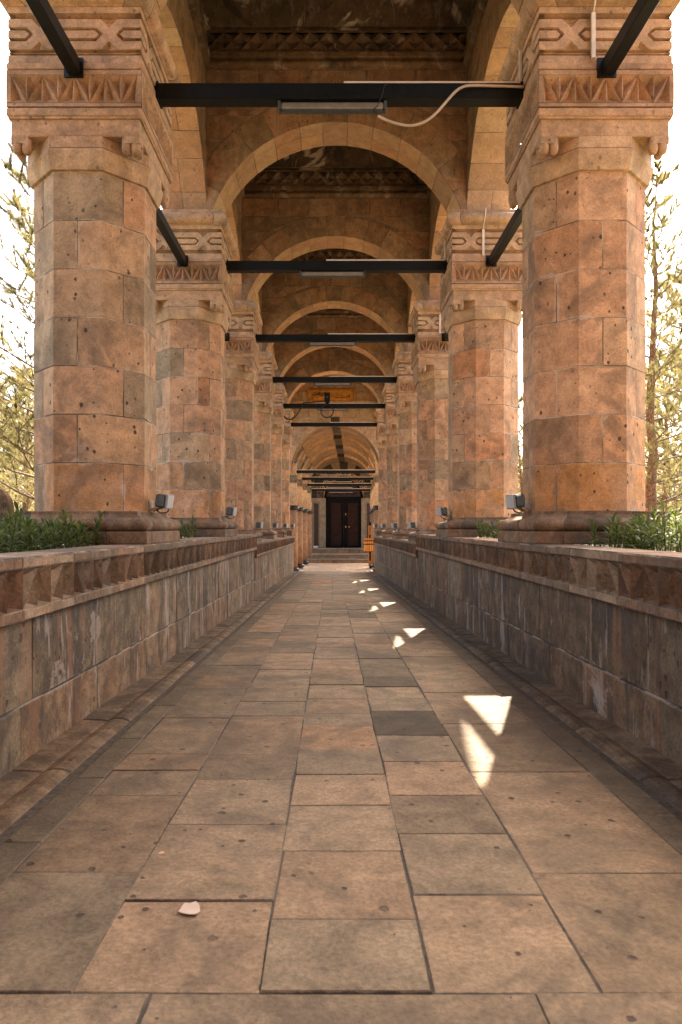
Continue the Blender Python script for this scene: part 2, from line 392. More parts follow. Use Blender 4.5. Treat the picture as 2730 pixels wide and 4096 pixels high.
for k in range(4):
    y = SPLIT
    while y < YEND-.05:
        n = min(YEND, y+rnd.uniform(.45, .95))
        if YEND-n < .35: n = YEND
        t = tn(.1, .6)
        if k == 1 and 19.2 < y < 22.2: t = (1.0, .55, 0)
        slab(lines_f[k], lines_f[k+1], y, n, t); y = n
for (x0, x1) in ((-1.275, -1.125), (1.305, 1.46)):       # dark border stones
    y = -4
    while y < YEND:
        n = min(YEND, y+rnd.uniform(.6, 1.1)); slab(x0, x1, y, n, (0, rnd.uniform(.05, .35), 0), 0); y = n
ob = fl.build('walkway_floor', M_FLOOR); tag(ob, kind='structure')
bed = MB(); bed.poly([(-1.7, -4, fz(-4)-.0055), (1.9, -4, fz(-4)-.0055), (1.9, YEND, fz(YEND)-.0055), (-1.7, YEND, fz(YEND)-.0055)])
tag(bed.build('walkway_bed', M_MORTAR), kind='structure')
# ---- gutters
for nm, xw, xi in (('gutter', WL, -1.275), ('gutter', WR, 1.46)):
    g = MB(); s = 1 if xw < 0 else -1
    W = abs(xw-xi)
    prof = [(0, .012), (.40, .006), (.46, .002), (.52, .012), (.62, .020), (.74, .018), (.84, .004), (.90, -.018), (.93, -.045), (1.0, -.045), (1.0, 0)]
    y = -4
    while y < YEND:
        n = min(YEND, y+rnd.uniform(.8, 1.3)); t = tn(0, 1)
        dz = rnd.uniform(-.006, .004)
        rows = []
        for yy, e in ((y, 1), (y+.012, 0), (n-.012, 0), (n, 1)):
            rows.append([g.vert((xw+s*u*W, yy, fz(yy)+z+dz-(.012 if e else 0)), e*.9) for u, z in prof])
        for i in range(3):
            for k in range(len(prof)-1):
                q = (rows[i][k], rows[i][k+1], rows[i+1][k+1], rows[i+1][k])
                g.face(q if s > 0 else q[::-1], t, 0)
        y = n
    tag(g.build(nm, M_GUT), kind='structure')

# ---- spots on the paving
def blob(name, x, y, r, mat, label, cat):
    m = MB(); c = m.vert((0, 0, .001)); ring = []
    for k in range(14):
        a = 2*PI*k/14; rr = r*rnd.uniform(.75, 1.15)
        ring.append(m.vert((rr*math.cos(a), rr*1.1*math.sin(a), .0005)))
    for k in range(14): m.face((c, ring[k], ring[(k+1)%14]), (.5,.5,0))
    o = m.build(name, mat); o.location = (x, y, fz(y)+.0065)
    o.rotation_euler = (math.atan(-.025), 0, 0); tag(o, label, cat)
blob('white_splash', (437-764)/1600*2.195, 2.195, .036, M_CABLE, 'small white splash of plaster on a grey slab in the left foreground', 'splash')
blob('white_chip', (372-764)/1600*2.59, 2.59, .011, M_PALE, 'tiny pale chip on the pitted slab left of the middle joint', 'chip')

# ---- parapet walls with carved coping
def parapet(xw, side):
    s = 1 if xw < 0 else -1            # outward normal of the face (towards the walk)
    nm = 'left' if s > 0 else 'right'
    root = thing('parapet_wall', 'low stone parapet wall with zigzag carved coping along the %s side of the walk' % nm, 'parapet wall', (xw, -4, fz(-4)), 'parapet walls beside the walk')
    O = (xw, -4, fz(-4))
    def quad(mb, x, ya, yb, za0, za1, zb0, zb1, tone, **k):
        p = [(x, ya, za0), (x, yb, zb0), (x, yb, zb1), (x, ya, za1)]
        mb.block(p if s < 0 else p, tone, **k) if False else mb.block([p[0], p[1], p[2], p[3]] if s > 0 else [p[1], p[0], p[3], p[2]], tone, **k)
    w = MB()
    def bandlow(y): return -.487+copez(y)
    for (h0, h1) in ((0, 1), (1, 2)):
        y = -4.0
        while y < YEND-.02:
            n = min(YEND, y+rnd.uniform(.75, 1.35))
            if y < STEP < n: n = STEP
            if YEND-n < .3: n = YEND
            e = n-1e-4
            def lv(k, yy):
                lo, hi = fz(yy)-.03, bandlow(yy)
                return lo if k == 0 else (fz(yy)+(hi-fz(yy))*.40 if k == 1 else hi+.02)
            quad(w, xw, y, e, lv(h0, y), lv(h1, y), lv(h0, e), lv(h1, e), tn(0, 1), inset=.012, depth=.014, lift=rnd.uniform(-.004, .006))
            y = n
    w.box((min(xw-s*.03, xw-s*.34), -4, fz(YEND)-.3), (max(xw-s*.03, xw-s*.34), YEND-.01, -.60), (.4,.4,0))
    # end face
    p = [(xw, YEND, fz(YEND)-.03), (xw-s*.36, YEND, fz(YEND)-.03), (xw-s*.36, YEND, bandlow(YEND)), (xw, YEND, bandlow(YEND))]
    w.block(p if s > 0 else [p[1], p[0], p[3], p[2]], (.9, .7, 0))
    wo = w.build('wall_face', M_WALL if s > 0 else M_WALLR, root); wo.matrix_parent_inverse = Matrix.Translation(O).inverted()
    # coping: fillet, carved zigzag panel, fillet
    c = MB(); xe = xw+s*.045; xb = xw-s*.33
    def seg(ya, yb):
        y = ya
        while y < yb-.01:
            nst = max(1, round(rnd.choice([4, 4, 5, 6])))
            cell = .176
            n = min(yb, y+nst*cell)
            if yb-n < .3: n = yb; nst = max(1, round((n-y)/cell))
            cell = (n-y)/nst
            t = tn(0, 1); d = copez((y+n)/2); e = .004
            zt, z1, z0, zb = -.157+d, -.222+d, -.425+d, -.487+d
            sl = lambda yy: 0.0
            ya_, yb_ = y+e, n-e
            # top, back, top fillet, bottom fillet, underside
            P = lambda x, yy, z: (x, yy, z)
            def q(p, **k):
                c.block(p if s > 0 else [p[1], p[0], p[3], p[2]], t, **k)
            q([P(xe, y, zt), P(xe, n, zt), P(xb, n, zt), P(xb, y, zt)], inset=.012, depth=.01)
            q([P(xe, y, z1), P(xe, n, z1), P(xe, n, zt), P(xe, y, zt)], inset=.012, depth=.008)
            q([P(xe+s*.006, y, zb), P(xe+s*.006, n, zb), P(xe+s*.006, n, z0), P(xe+s*.006, y, z0)], inset=.009, depth=.008)
            q([P(xw-s*.02, y, zb), P(xw-s*.02, n, zb), P(xe+s*.004, n, zb), P(xe+s*.004, y, zb)], inset=.004, depth=.002)
            q([P(xb, n, zt), P(xb, n, zb-.3), P(xb, y, zb-.3), P(xb, y, zt)][::-1] if False else [P(xb, y, zb-.3), P(xb, y, zt), P(xb, n, zt), P(xb, n, zb-.3)])
            flip = rnd.random() < .5
            for k in range(nst):
                a, b2 = y+k*cell, y+(k+1)*cell
                def tri(A, B, C, D):
                    i = [c.vert(A, .15), c.vert(B, .15), c.vert(C, .15)]; dd = c.vert(D, .1)
                    for u, v2 in ((0, 1), (1, 2), (2, 0)):
                        f_ = (i[u], i[v2], dd); c.face(f_ if s > 0 else f_[::-1], (t[0], max(0, t[1]+rnd.uniform(-.12, .06)), 0))
                dp = .10
                if (k % 2 == 0) != flip:
                    tri(P(xe, a, z0), P(xe, b2, z0), P(xe, b2, z1), P(xe-s*dp, a+(b2-a)*.72, z0+(z1-z0)*.17))
                    tri(P(xe, a, z0), P(xe, b2, z1), P(xe, a, z1), P(xe-s*dp, a+(b2-a)*.30, z0+(z1-z0)*.66))
                else:
                    tri(P(xe, a, z0), P(xe, b2, z0), P(xe, a, z1), P(xe-s*dp, a+(b2-a)*.28, z0+(z1-z0)*.17))
                    tri(P(xe, b2, z0), P(xe, b2, z1), P(xe, a, z1), P(xe-s*dp, a+(b2-a)*.70, z0+(z1-z0)*.66))
            y = n
        for yy, sg in ((ya, -1), (yb, 1)):
            d = copez(yy+sg*-.05)
            p = [(xe, yy, -.487+d), (xb, yy, -.487+d), (xb, yy, -.157+d), (xe, yy, -.157+d)]
            c.block(p if (s > 0) == (sg > 0) else [p[1], p[0], p[3], p[2]], (.5,.5,0))
    seg(-4, STEP); seg(STEP, YEND)
    co = c.build('carved_coping', M_COPE, root); co.matrix_parent_inverse = Matrix.Translation(O).inverted()
    return root
parapet(WL, 0); parapet(WR, 1)

# ---- octagonal columns
def shaft_mesh(seed, z0, z1, style):
    r = random.Random(seed); m = MB(); ap = .5215; N = 7; h = (3.2-.138)/N
    zs = [z0]+[.138+h*k for k in range(1, N)]+[z1]
    half = ap*math.tan(PI/8)
    # 16 half facets: points along perimeter: corner, mid, corner, ...
    pts = []
    for k in range(8):
        a = k*PI/4-PI/8; mid = k*PI/4
        pts.append((ap/math.cos(PI/8)*math.cos(a), ap/math.cos(PI/8)*math.sin(a), k*2))
        pts.append((ap*math.cos(mid), ap*math.sin(mid), k*2+1))
    for ci in range(N):
        za, zb = zs[ci], zs[ci+1]
        js = [1, 5, 9, 13] if ci % 2 else [3, 7, 11, 15]     # joints at middles of cardinal / diagonal facets
        js = list(js)
        if r.random() < .5: js = sorted(js+[r.choice([2, 6, 10, 14, 0, 8])])
        for a, c in zip(js, js[1:]+[js[0]+16]):
            b_ = 0.0
            if ci == 0: b_ = r.uniform(*style['ochre'])
            elif ci == 1: b_ = r.uniform(*style['ochre'])*.35
            t = (min(1, max(0, r.gauss(style['pal'], .23))), r.uniform(.2, .8), b_)
            seq = list(range(a, c+1)); d = .006
            P = []
            for n_, i in enumerate(seq):
                p = Vector(pts[i % 16][:2])
                if n_ == 0 or n_ == len(seq)-1:
                    nx = Vector(pts[seq[1] % 16][:2]) if n_ == 0 else Vector(pts[seq[-2] % 16][:2])
                    dirv = (nx-p).normalized()
                    o_ = (p*(1-.004/p.length), 1.0); q_ = (p+dirv*d, .35); r_ = (p+dirv*.055, 0.0)
                    P += [o_, q_, r_] if n_ == 0 else [r_, q_, o_]
                else: P.append((p, 0.0))
            off = r.uniform(-.007, .007)
            rows = []
            for z, e in ((za, 1), (za+.006, .35), (za+.055, 0), (zb-.055, 0), (zb-.006, .35), (zb, 1)):
                row = []
                for p, pe in P:
                    ee = max(e, pe); q = p*(1-.004/p.length) if e == 1 else p
                    if ee < .9: q = q*(1+off)
                    row.append(m.vert((q.x, q.y, z+0), ee))
                rows.append(row)
            for i in range(5):
                for k in range(len(P)-1): m.face((rows[i][k], rows[i][k+1], rows[i+1][k+1], rows[i+1][k]), t)
    return m
def neck_mesh():
    m = MB()
    m.lathe([(.520, 3.19), (.522, 3.205), (.550, 3.208), (.556, 3.225), (.588, 3.36), (.585, 3.38), (.566, 3.388), (.560, 3.40)], 8, rot=PI/8, apo=True, sm=False, tone=(.3,.5,0))
    return m
def base_mesh(drop):
    m = MB(); b = -.157+drop
    prof = [(.66, b), (.665, b+.012), (.665, b+.10), (.655, b+.112), (.63, b+.116)]
    for k in range(9):
        a = -PI/2+PI*k/8; prof.append((.625+.052*math.cos(a), b+.172+.055*math.sin(a)))
    prof += [(.605, b+.232), (.575, b+.245), (.555, b+.262), (.55, b+.268), (.55, b+.292), (.545, .1385+drop), (.4, .1385+drop)]
    for q in range(4):
        a0 = -PI/4+q*PI/2
        def at(hw, z, u):  # u -1..1 along side
            n = (math.cos(a0+PI/4), math.sin(a0+PI/4)); tdir = (-n[1], n[0])
            return (n[0]*hw+tdir[0]*hw*u, n[1]*hw+tdir[1]*hw*u, z)
        spl = [-1, rnd.uniform(-.75, -.55), rnd.uniform(.2, .6), 1]
        for s0, s1 in zip(spl, spl[1:]):
            t = tn(0, 1)
            g = .006
            cols = []
            for uu, e in ((s0, 1), (s0+.012, 0), (s1-.012, 0), (s1, 1)):
                e2 = 0 if abs(uu) == 1 else e
                cols.append([m.vert(at(hw-(.007 if e2 else 0), z, uu), e2*.9) for hw, z in prof])
            for i in range(3):
                for k in range(len(prof)-1):
                    m.face((cols[i][k], cols[i+1][k], cols[i+1][k+1], cols[i][k+1]), t, 0, 5 <= k < 13)
    return m
def corbel_mesh():
    m = MB(); w = HALF-.03
    m.box((-w, -w, 3.49), (w, w, 3.655), (.5,.45,0), 0, .008)
    m.lathe([(.565, 3.392), (w-.003, 3.397), (w-.003, 3.495)], 8, rot=PI/8, apo=True, sm=False, tone=(.45,.5,0))
    for sx in (-1, 1):
        for sy in (-1, 1):
            for off in (0, 1):              # two lobes hanging from each corner
                a = w-.083*off-.002*off; bb = w-.083*(1-off)-.002*(1-off)
                cx, cy = sx*(a-.042), sy*(w-.042) if not off else sy*(w-.042)
                prof = [(.041, 3.50), (.043, 3.42), (.042, 3.385), (.034, 3.362), (.018, 3.350), (.004, 3.347)]
                m.lathe(prof[::-1], 10, (cx, cy, 0), (.5,.45,0), rot=0.3)
            m.lathe([(.004, 3.347), (.018, 3.35), (.034, 3.362), (.042, 3.385), (.043, 3.42), (.041, 3.5)], 10, (sx*(w-.042), sy*(w-.125), 0), (.5,.45,0))
            m.box((sx*(w-.13) if sx > 0 else -w, sy*(w-.13) if sy > 0 else -w, 3.43), (w if sx > 0 else -(w-.13), w if sy > 0 else -(w-.13), 3.495), (.4,.4,0))
    return m
def square_faces(fn):
    for q in range(4):
        a = q*PI/2; n = Vector((math.cos(a), math.sin(a), 0)); t = Vector((-n.y, n.x, 0)); fn(n, t)
def tri_band_mesh():
    m = MB(); hw = HALF
    m.box((-hw+.012, -hw+.012, 3.64), (hw-.012, hw-.012, 3.66), (.4,.4,0))
    for z0, z1 in ((3.66, 3.73), (4.075, 4.13)):
        m.box((-hw, -hw, z0), (hw, hw, z1), (.6,.55,0), 0, .007)
    m.box((-hw+.012, -hw+.012, 3.73), (hw-.012, hw-.012, 3.738), (.4,.3,0)); m.box((-hw+.012, -hw+.012, 4.068), (hw-.012, hw-.012, 4.075), (.4,.3,0))
    m.box((-hw+.14, -hw+.14, 3.60), (hw-.14, hw-.14, 4.20), (.4,.4,0)); m.box((-hw+.048, -hw+.048, 3.50), (hw-.048, hw-.048, 3.734), (.4,.4,0))
    z0, z1 = 3.738, 4.068; pa, pb = 3.775, 4.02
    pw = hw-.045
    def side(n, t):
        P = lambda u, z, d=0.0: n*(hw-d)+t*u+Vector((0,0,z))
        tone = tn(.2, .9)
        m.block([P(-hw, z0), P(hw, z0), P(hw, pa), P(-hw, pa)], tone, .006, .003)
        m.block([P(-hw, pb), P(hw, pb), P(hw, z1), P(-hw, z1)], tone, .006, .003)
        m.block([P(-hw, pa), P(-pw, pa), P(-pw, pb), P(-hw, pb)], tone, .004, .001)
        m.block([P(pw, pa), P(hw, pa), P(hw, pb), P(pw, pb)], tone, .004, .001)
        nc = 8; cw = 2*pw/nc
        for k in range(nc):
            a, b = -pw+k*cw, -pw+(k+1)*cw
            def tri(A, B, C, D):
                i = [m.vert(A, .1), m.vert(B, .1), m.vert(C, .1)]; d = m.vert(D, .1)
                for u, v in ((0,1),(1,2),(2,0)): m.face((i[u], i[v], d), tone)
            dp = .072
            if k % 2:
                tri(P(a, pa), P(b, pa), P(b, pb), P(a+cw*.68, pa+(pb-pa)*.30, dp)); tri(P(a, pa), P(b, pb), P(a, pb), P(a+cw*.32, pa+(pb-pa)*.72, dp))
            else:
                tri(P(a, pa), P(b, pa), P(a, pb), P(a+cw*.32, pa+(pb-pa)*.30, dp)); tri(P(b, pa), P(b, pb), P(a, pb), P(a+cw*.68, pa+(pb-pa)*.72, dp))
    square_faces(side)
    return m
def lattice_mesh():
    m = MB(); hw = HALF-.012; z0, z1 = 4.13, 4.635
    NU, NV = 236, 84
    zc = 4.392; hp = .138
    def depth(u, z):
        d = 0.0; v = z-zc
        def line(x, wd=.013, dp=.045): return dp*min(1.0, max(0.0, (wd-abs(x))/.005))
        d = max(d, line(abs(v)-hp-.010), line(z-4.215), line(z-4.565))
        if abs(v) < hp+.004:
            for c in (0.0, .62, -.62):
                x = abs(u-c); y = abs(v)
                sd = max(y-.046, x*.72+y*.70-.168)
                d = max(d, line(sd, .0125))
            for c in (.31, -.31):
                x = abs(u-c); y = abs(v)
                s2 = max(x*.70-(y-.062)*.71, y-hp)        # triangles above and below each crossing
                if s2 < 0: d = max(d, .004+.034*min(1, -s2/.018))
        return d
    def side(n, t):
        grid = []
        tone = tn(.3, .9)
        for j in range(NV+1):
            z = z0+(z1-z0)*j/NV; row = []
            for i in range(NU+1):
                u = -hw+2*hw*i/NU
                dd = depth(u, z)
                row.append(m.vert(n*(hw-dd)+t*(u if abs(u) < hw-1e-6 else math.copysign(hw-dd, u))+Vector((0,0,z)), 0.0))
            grid.append(row)
        for j in range(NV):
            for i in range(NU): m.face((grid[j][i], grid[j][i+1], grid[j+1][i+1], grid[j+1][i]), tone, 0, False)
    square_faces(side)
    return m
def torus_mesh():
    m = MB(); hw = HALF-.02
    prof = [(hw-.02, 4.63), (hw+.02, 4.637)]
    for k in range(9):
        a = -PI/2+PI*k/8; prof.append((hw+.025+.07*math.cos(a), 4.735+.092*math.sin(a)))
    prof += [(hw+.01, 4.832), (hw+.01, 4.88), (.2, 4.882)]
    def side(n, t):
        for s0, s1 in ((-1, -.72), (-.72, .72), (.72, 1)):
            cols = []; tone = tn(.2, .9)
            for u, e in ((s0, 1), (s0+.012, 0), (s1-.012, 0), (s1, 1)):
                e2 = 0 if abs(u) == 1 else e
                cols.append([m.vert(n*(h-(.006 if e2 else 0))+t*h*u+Vector((0,0,z)), e2*.9) for h, z in prof])
            for i in range(3):
                for k in range(len(prof)-1): m.face((cols[i][k], cols[i+1][k], cols[i+1][k+1], cols[i][k+1]), tone, 0, 2 <= k < 10)
    square_faces(side)
    return m
PROTO = {}
def column(i, side):
    x = XL if side == 'left' else XR
    y = CY[i]; drop = -.21 if y > STEP else 0.0
    descr = {('left', 2): 'nearest octagonal stone column on the left, grey-brown with dark damp patches',
             ('right', 2): 'nearest octagonal stone column on the right, ochre stained at its foot',
             ('left', 3): 'second octagonal column on the left, pinkish with an orange bottom course',
             ('right', 3): 'second octagonal column on the right, orange at its foot above the second planting',
             ('left', 7): 'farthest octagonal column on the left, at the end of the parapet',
             ('right', 7): 'farthest octagonal column on the right, behind the wooden litter bin'}
    lab = descr.get((side, i), '%s octagonal stone column on the %s side of the walk' % (ORD[i], side) if i > 1 else 'octagonal stone column on the %s, %s, out of the photo' % (side, ORD[i]))
    root = thing('stone_column', lab, 'column', (x, y, -.157+drop), 'octagonal columns of the arcade')
    up = Vector((0, 0, .157-drop))
    st = {'pal': {('left',2): .22, ('right',2): .50, ('left',3): .55, ('right',3): .55}.get((side, i), .42), 'ochre': (.95, 1.0) if i in (2, 3) and not (side == 'left' and i == 2) else ((.6, .95) if i == 2 else (.0, .5))}
    o = shaft_mesh(100+i*2+(side == 'left'), .138+drop, 3.2, st).build('shaft', M_SHAFT, root); o.location = up
    o = base_mesh(drop).build('base', M_BASE, root); o.location = up
    for nm, fn, mt in (('necking', neck_mesh, M_CAP), ('corbel_block', corbel_mesh, M_CAP), ('zigzag_band', tri_band_mesh, M_CAP), ('lattice_band', lattice_mesh, M_CAP), ('torus_moulding', torus_mesh, M_CAP)):
        if nm not in PROTO:
            o = fn().build(nm, mt, root); PROTO[nm] = o
        else:
            o = PROTO[nm].copy(); COL.objects.link(o); o.parent = root
        o.location = up
    return root
for i in range(len(CY)):
    for side in ('left', 'right'): column(i, side)

# ---- arches
XI0, XI1 = XL+.31, XR-.31         # inner faces of the side walls
ZS, ZT = 4.88, 7.2
def frieze(m, P, u0, u1, z0, z1, tone, cell):
    n = max(1, round((u1-u0)/cell)); cw = (u1-u0)/n
    m.block([P(u0, z0-.035), P(u1, z0-.035), P(u1, z0), P(u0, z0)], tone, .004, .002)
    m.block([P(u0, z1), P(u1, z1), P(u1, z1+.035), P(u0, z1+.035)], tone, .004, .002)
    for k in range(n):
        a, b = u0+k*cw, u0+(k+1)*cw; c = m.vert(P((a+b)/2, (z0+z1)/2), .1)
        pts = [(a, z0), (b, z0), (b, z1), (a, z1)]
        for q in range(4):
            A, B = pts[q], pts[(q+1) % 4]
            i = m.vert(P(*A), .1); j = m.vert(P(*B), .1)
            md = m.vert(P((A[0]+B[0])/2, (A[1]+B[1])/2, .06), .1)
            m.face((i, md, c), tone); m.face((md, j, c), tone)
def arch_wall(name, label, group, cat, O, ud, wd, hs, thick, cr, cz, zs, zt, mats, ring=.45, both=True, keydark=False, trim=True, ring_lift=.012, dth=12.0, rowh=.40, ext_plain=True):
    """wall with a round arch. O = middle of the wall at z 0; ud = direction along the span, wd = direction of the front"""
    root = thing(name, label, cat, (O[0], O[1], zs), group)
    U = Vector(ud); Wd = Vector(wd); O = Vector(O); org = Vector((O.x, O.y, zs))
    flipf = U.cross(Vector((0,0,1))).dot(Wd) < 0
    th0 = math.asin(max(-1, min(1, (zs-cz)/cr)))
    rg, sp_ = MB(), MB(); sf = rg
    nv = max(7, int(round((180-2*math.degrees(th0))/dth))); nv += (nv+1) % 2
    ths = [th0+(PI-2*th0)*k/nv for k in range(nv+1)]
    jit = [0]+[rnd.uniform(-.02, .02) for _ in range(nv-1)]+[0]
    ths = [a+b for a, b in zip(ths, jit)]
    def outer(th):
        r = cr+ring; c = abs(math.cos(th))
        if c > 1e-6: r = min(r, (hs-.002)/c)
        return r
    for face in (1, -1):
        w = thick/2*face
        def P(u, z, d=0.0): return tuple(O+U*u+Vector((0,0,z))+Wd*(w-face*d)-org)
        def blk(mb, pts, t, **k):
            fl_ = (face < 0) != flipf
            mb.block([pts[1], pts[0], pts[3], pts[2]] if fl_ else pts, t, **k)
        for k in range(nv):
            a, b = ths[k], ths[k+1]
            t = tn(0, 1)
            mm = 1 if keydark and k == nv//2 else 0
            # going from the right springing to the left: split curve in 2 so that the ring reads round
            mid = (a+b)/2
            ro = [outer(a), outer(mid), outer(b)]
            q = lambda r, th: P(r*math.cos(th), cz+r*math.sin(th), -ring_lift)
            pts = [q(cr, a), q(ro[0], a), q(ro[1], mid), q(ro[2], b), q(cr, b), q(cr, mid)]
            # two quads, groove only at outer ends
            def hb(pp):
                blk(rg, pp, t, inset=.007, depth=.007, m=mm)
            o1 = [rg.vert(p) for p in ()]
            edge = [pts[0], pts[1], pts[2], pts[3], pts[4], pts[5]]
            cen = [Vector(p) for p in edge]
            nrm = Wd*face
            out = [rg.vert(p-nrm*.008, 1.0) for p in cen]
            # inset version
            def ins(th, r, dth_, dr): return Vector(P((r+dr)*math.cos(th+dth_), cz+(r+dr)*math.sin(th+dth_), -ring_lift))
            g = .008
            inn = [rg.vert(ins(a, cr, g/cr, g)), rg.vert(ins(a, ro[0], g/cr, -g)), rg.vert(ins(mid, ro[1], 0, -g)), rg.vert(ins(b, ro[2], -g/cr, -g)), rg.vert(ins(b, cr, -g/cr, g)), rg.vert(ins(mid, cr, 0, g))]
            fl_ = (face < 0) != flipf
            def add(ids): rg.face(ids[::-1] if fl_ else ids, t, mm)
            add([inn[0], inn[1], inn[2], inn[5]]); add([inn[5], inn[2], inn[3], inn[4]])
            for e in range(6): add([out[e], out[(e+1) % 6], inn[(e+1) % 6], inn[e]])
        # spandrel courses
        z = zs; RO = cr+ring-.02
        while z < zt-.02:
            z2 = min(zt, z+rowh)
            if zt-z2 < .15: z2 = zt
            if z+.03 < cz+RO < z2-.03: z2 = cz+RO
            def xr(zz):
                d = RO*RO-(zz-cz)**2
                return math.sqrt(d) if d > 0 else 0.0
            a, b = xr(z), xr(z2)
            segs = []
            if b < hs-.01:
                if a <= 0 and b <= 0: segs = [((-hs, hs), (-hs, hs))]
                else: segs = [((min(a, hs), hs), (b, hs)), ((-hs, -min(a, hs)), (-hs, -b))]
            for (l0, l1), (h0, h1) in segs:
                L = max(l1-l0, h1-h0); n = max(1, int(round(L/rnd.uniform(.6, .8))))
                cut = [0]+[min(.93, max(.07, (k+rnd.uniform(-.18, .18))/n)) for k in range(1, n)]+[1]
                for c0, c1 in zip(cut, cut[1:]):
                    f = lambda lo, hi, c: lo+(hi-lo)*c
                    blk(sp_, [P(f(l0, l1, c0), z), P(f(l0, l1, c1), z), P(f(h0, h1, c1), z2), P(f(h0, h1, c0), z2)], tn(0, 1), lift=rnd.uniform(-.004, .004))
            z = z2
    # soffit
    for k in range(nv):
        a, b = ths[k], ths[k+1]; mid = (a+b)/2
        nd = rnd.choice([1, 2, 2]) if thick < 1 else max(2, int(thick/.7))
        cuts = [-thick/2-ring_lift]+[(-thick/2+thick*(q+rnd.uniform(-.15, .15))/nd) for q in range(1, nd)]+[thick/2+ring_lift]
        for c0, c1 in zip(cuts, cuts[1:]):
            t = tn(0, 1); mm = 1 if keydark and k == nv//2 else 2
            for (x0, x1, e0, e1) in ((a, mid, 1, 0), (mid, b, 0, 1)):
                q = lambda th, w_, d: Vector((0,0,0))+(O+U*((cr+d)*math.cos(th))+Vector((0,0,cz+(cr+d)*math.sin(th)))+Wd*w_-org)
                g = .008
                xs = [(x0, e0), (x0+(g/cr if e0 else 0), 0), (x1-(g/cr if e1 else 0), 0), (x1, e1)]
                ws = [(c0, 1), (c0+g, 0), (c1-g, 0), (c1, 1)]
                gr = [[sf.vert(q(th, w_, .007 if max(e, f) else 0), float(max(e, f))) for th, e in xs] for w_, f in ws]
                for r_ in range(3):
                    for s_ in range(3):
                        ids = [gr[r_][s_], gr[r_+1][s_], gr[r_+1][s_+1], gr[r_][s_+1]]
                        sf.face(ids if not flipf else ids[::-1], t, mm)
    rg.build('arch_ring', [mats[0], M_DARKST, mats[2]], root)
    T = lambda u, w_: tuple(O+U*u+Vector((0,0,zt))+Wd*w_-org)
    sp_.poly([T(-hs, -thick/2), T(hs, -thick/2), T(hs, thick/2), T(-hs, thick/2)])
    sp_.build('spandrel_wall', mats[1], root)
    if trim:
        for face in ((1, -1) if both else (1,)):
            cn, fr = MB(), MB()
            w = thick/2*face
            tone = tn(0, 1)
            prof = [(0, 7.20), (.03, 7.205)]+[(.03+.055*math.cos(-PI/2+PI*k/6), 7.27+.055*math.sin(-PI/2+PI*k/6)) for k in range(7)]+[(.03, 7.335), (.03, 7.36), (.075, 7.37), (.075, 7.435), (.02, 7.44), (.02, 7.47)]
            uu = [-hs]; 
            while uu[-1] < hs-.8: uu.append(uu[-1]+rnd.uniform(.7, 1.2))
            uu[-1] = hs if hs-uu[-1] < .5 else uu[-1]
            if uu[-1] < hs: uu.append(hs)
            for a, b in zip(uu, uu[1:]):
                tone = tn(0, 1); cols = []
                for u, e in ((a, 1), (a+.01, 0), (b-.01, 0), (b, 1)):
                    cols.append([cn.vert(O+U*u+Vector((0,0,z))+Wd*(w+face*(d-(.008 if e else 0)))-org, e*.9) for d, z in prof])
                for i in range(3):
                    for k in range(len(prof)-1):
                        ids = (cols[i][k], cols[i+1][k], cols[i+1][k+1], cols[i][k+1])
                        cn.face(ids if (face > 0) != flipf else ids[::-1], tone, 0, 2 <= k < 8)
            def PF(u, z, d=0.0): return tuple(O+U*u*(1 if (face > 0) != flipf else -1)+Vector((0,0,z))+Wd*(w+face*(.02-d))-org)
            frieze(fr, PF, -hs, hs, 7.505, 7.775, tn(.2, .8), .27)
            cn.build('cornice', M_CORN, root); fr.build('diamond_frieze', M_CORN, root)
    return root
MID = (XI0+XI1)/2; HS = (XI1-XI0)/2
for i, y in enumerate(CY):
    lab = ('stone arch across the walk %s' % {2: 'above the nearest black beam, mostly above the picture', 3: 'above the second pair of columns, largest arch in full view', 4: 'above the third pair of columns', 5: 'above the fourth pair of columns', 6: 'above the fifth pair of columns', 7: 'above the farthest pair of columns'}.get(i, 'above the columns %s, out of the photo' % ORD[i]))
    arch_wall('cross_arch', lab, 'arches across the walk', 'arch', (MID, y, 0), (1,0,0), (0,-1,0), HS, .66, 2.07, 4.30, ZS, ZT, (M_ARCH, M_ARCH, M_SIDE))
CYB = CY+[33.2]
for i in range(len(CY)):
    ym = (CYB[i]+CYB[i+1])/2; hs = (CYB[i+1]-CYB[i])/2
    for side, x, wd in (('left', XL, (1,0,0)), ('right', XR, (-1,0,0))):
        lab = 'side arch of the %s arcade spanning from the %s column to the %s' % (side, ORD[i], 'next' if i < 7 else 'portico wall') if i > 1 else ('side arch of the %s arcade leading up to the nearest column' % side if i == 1 else 'side arch of the %s arcade behind the viewer, out of the photo' % side)
        arch_wall('side_arch', lab, 'side arches of the arcade', 'arch', (x+(.03 if side == 'right' else -.03), ym, 0), (0,1,0), wd, hs, .68, min(2.07, hs-.1+.0), 4.30, ZS, ZT, (M_CORN if False else M_ARCH, M_ARCH, M_SIDE), both=False)
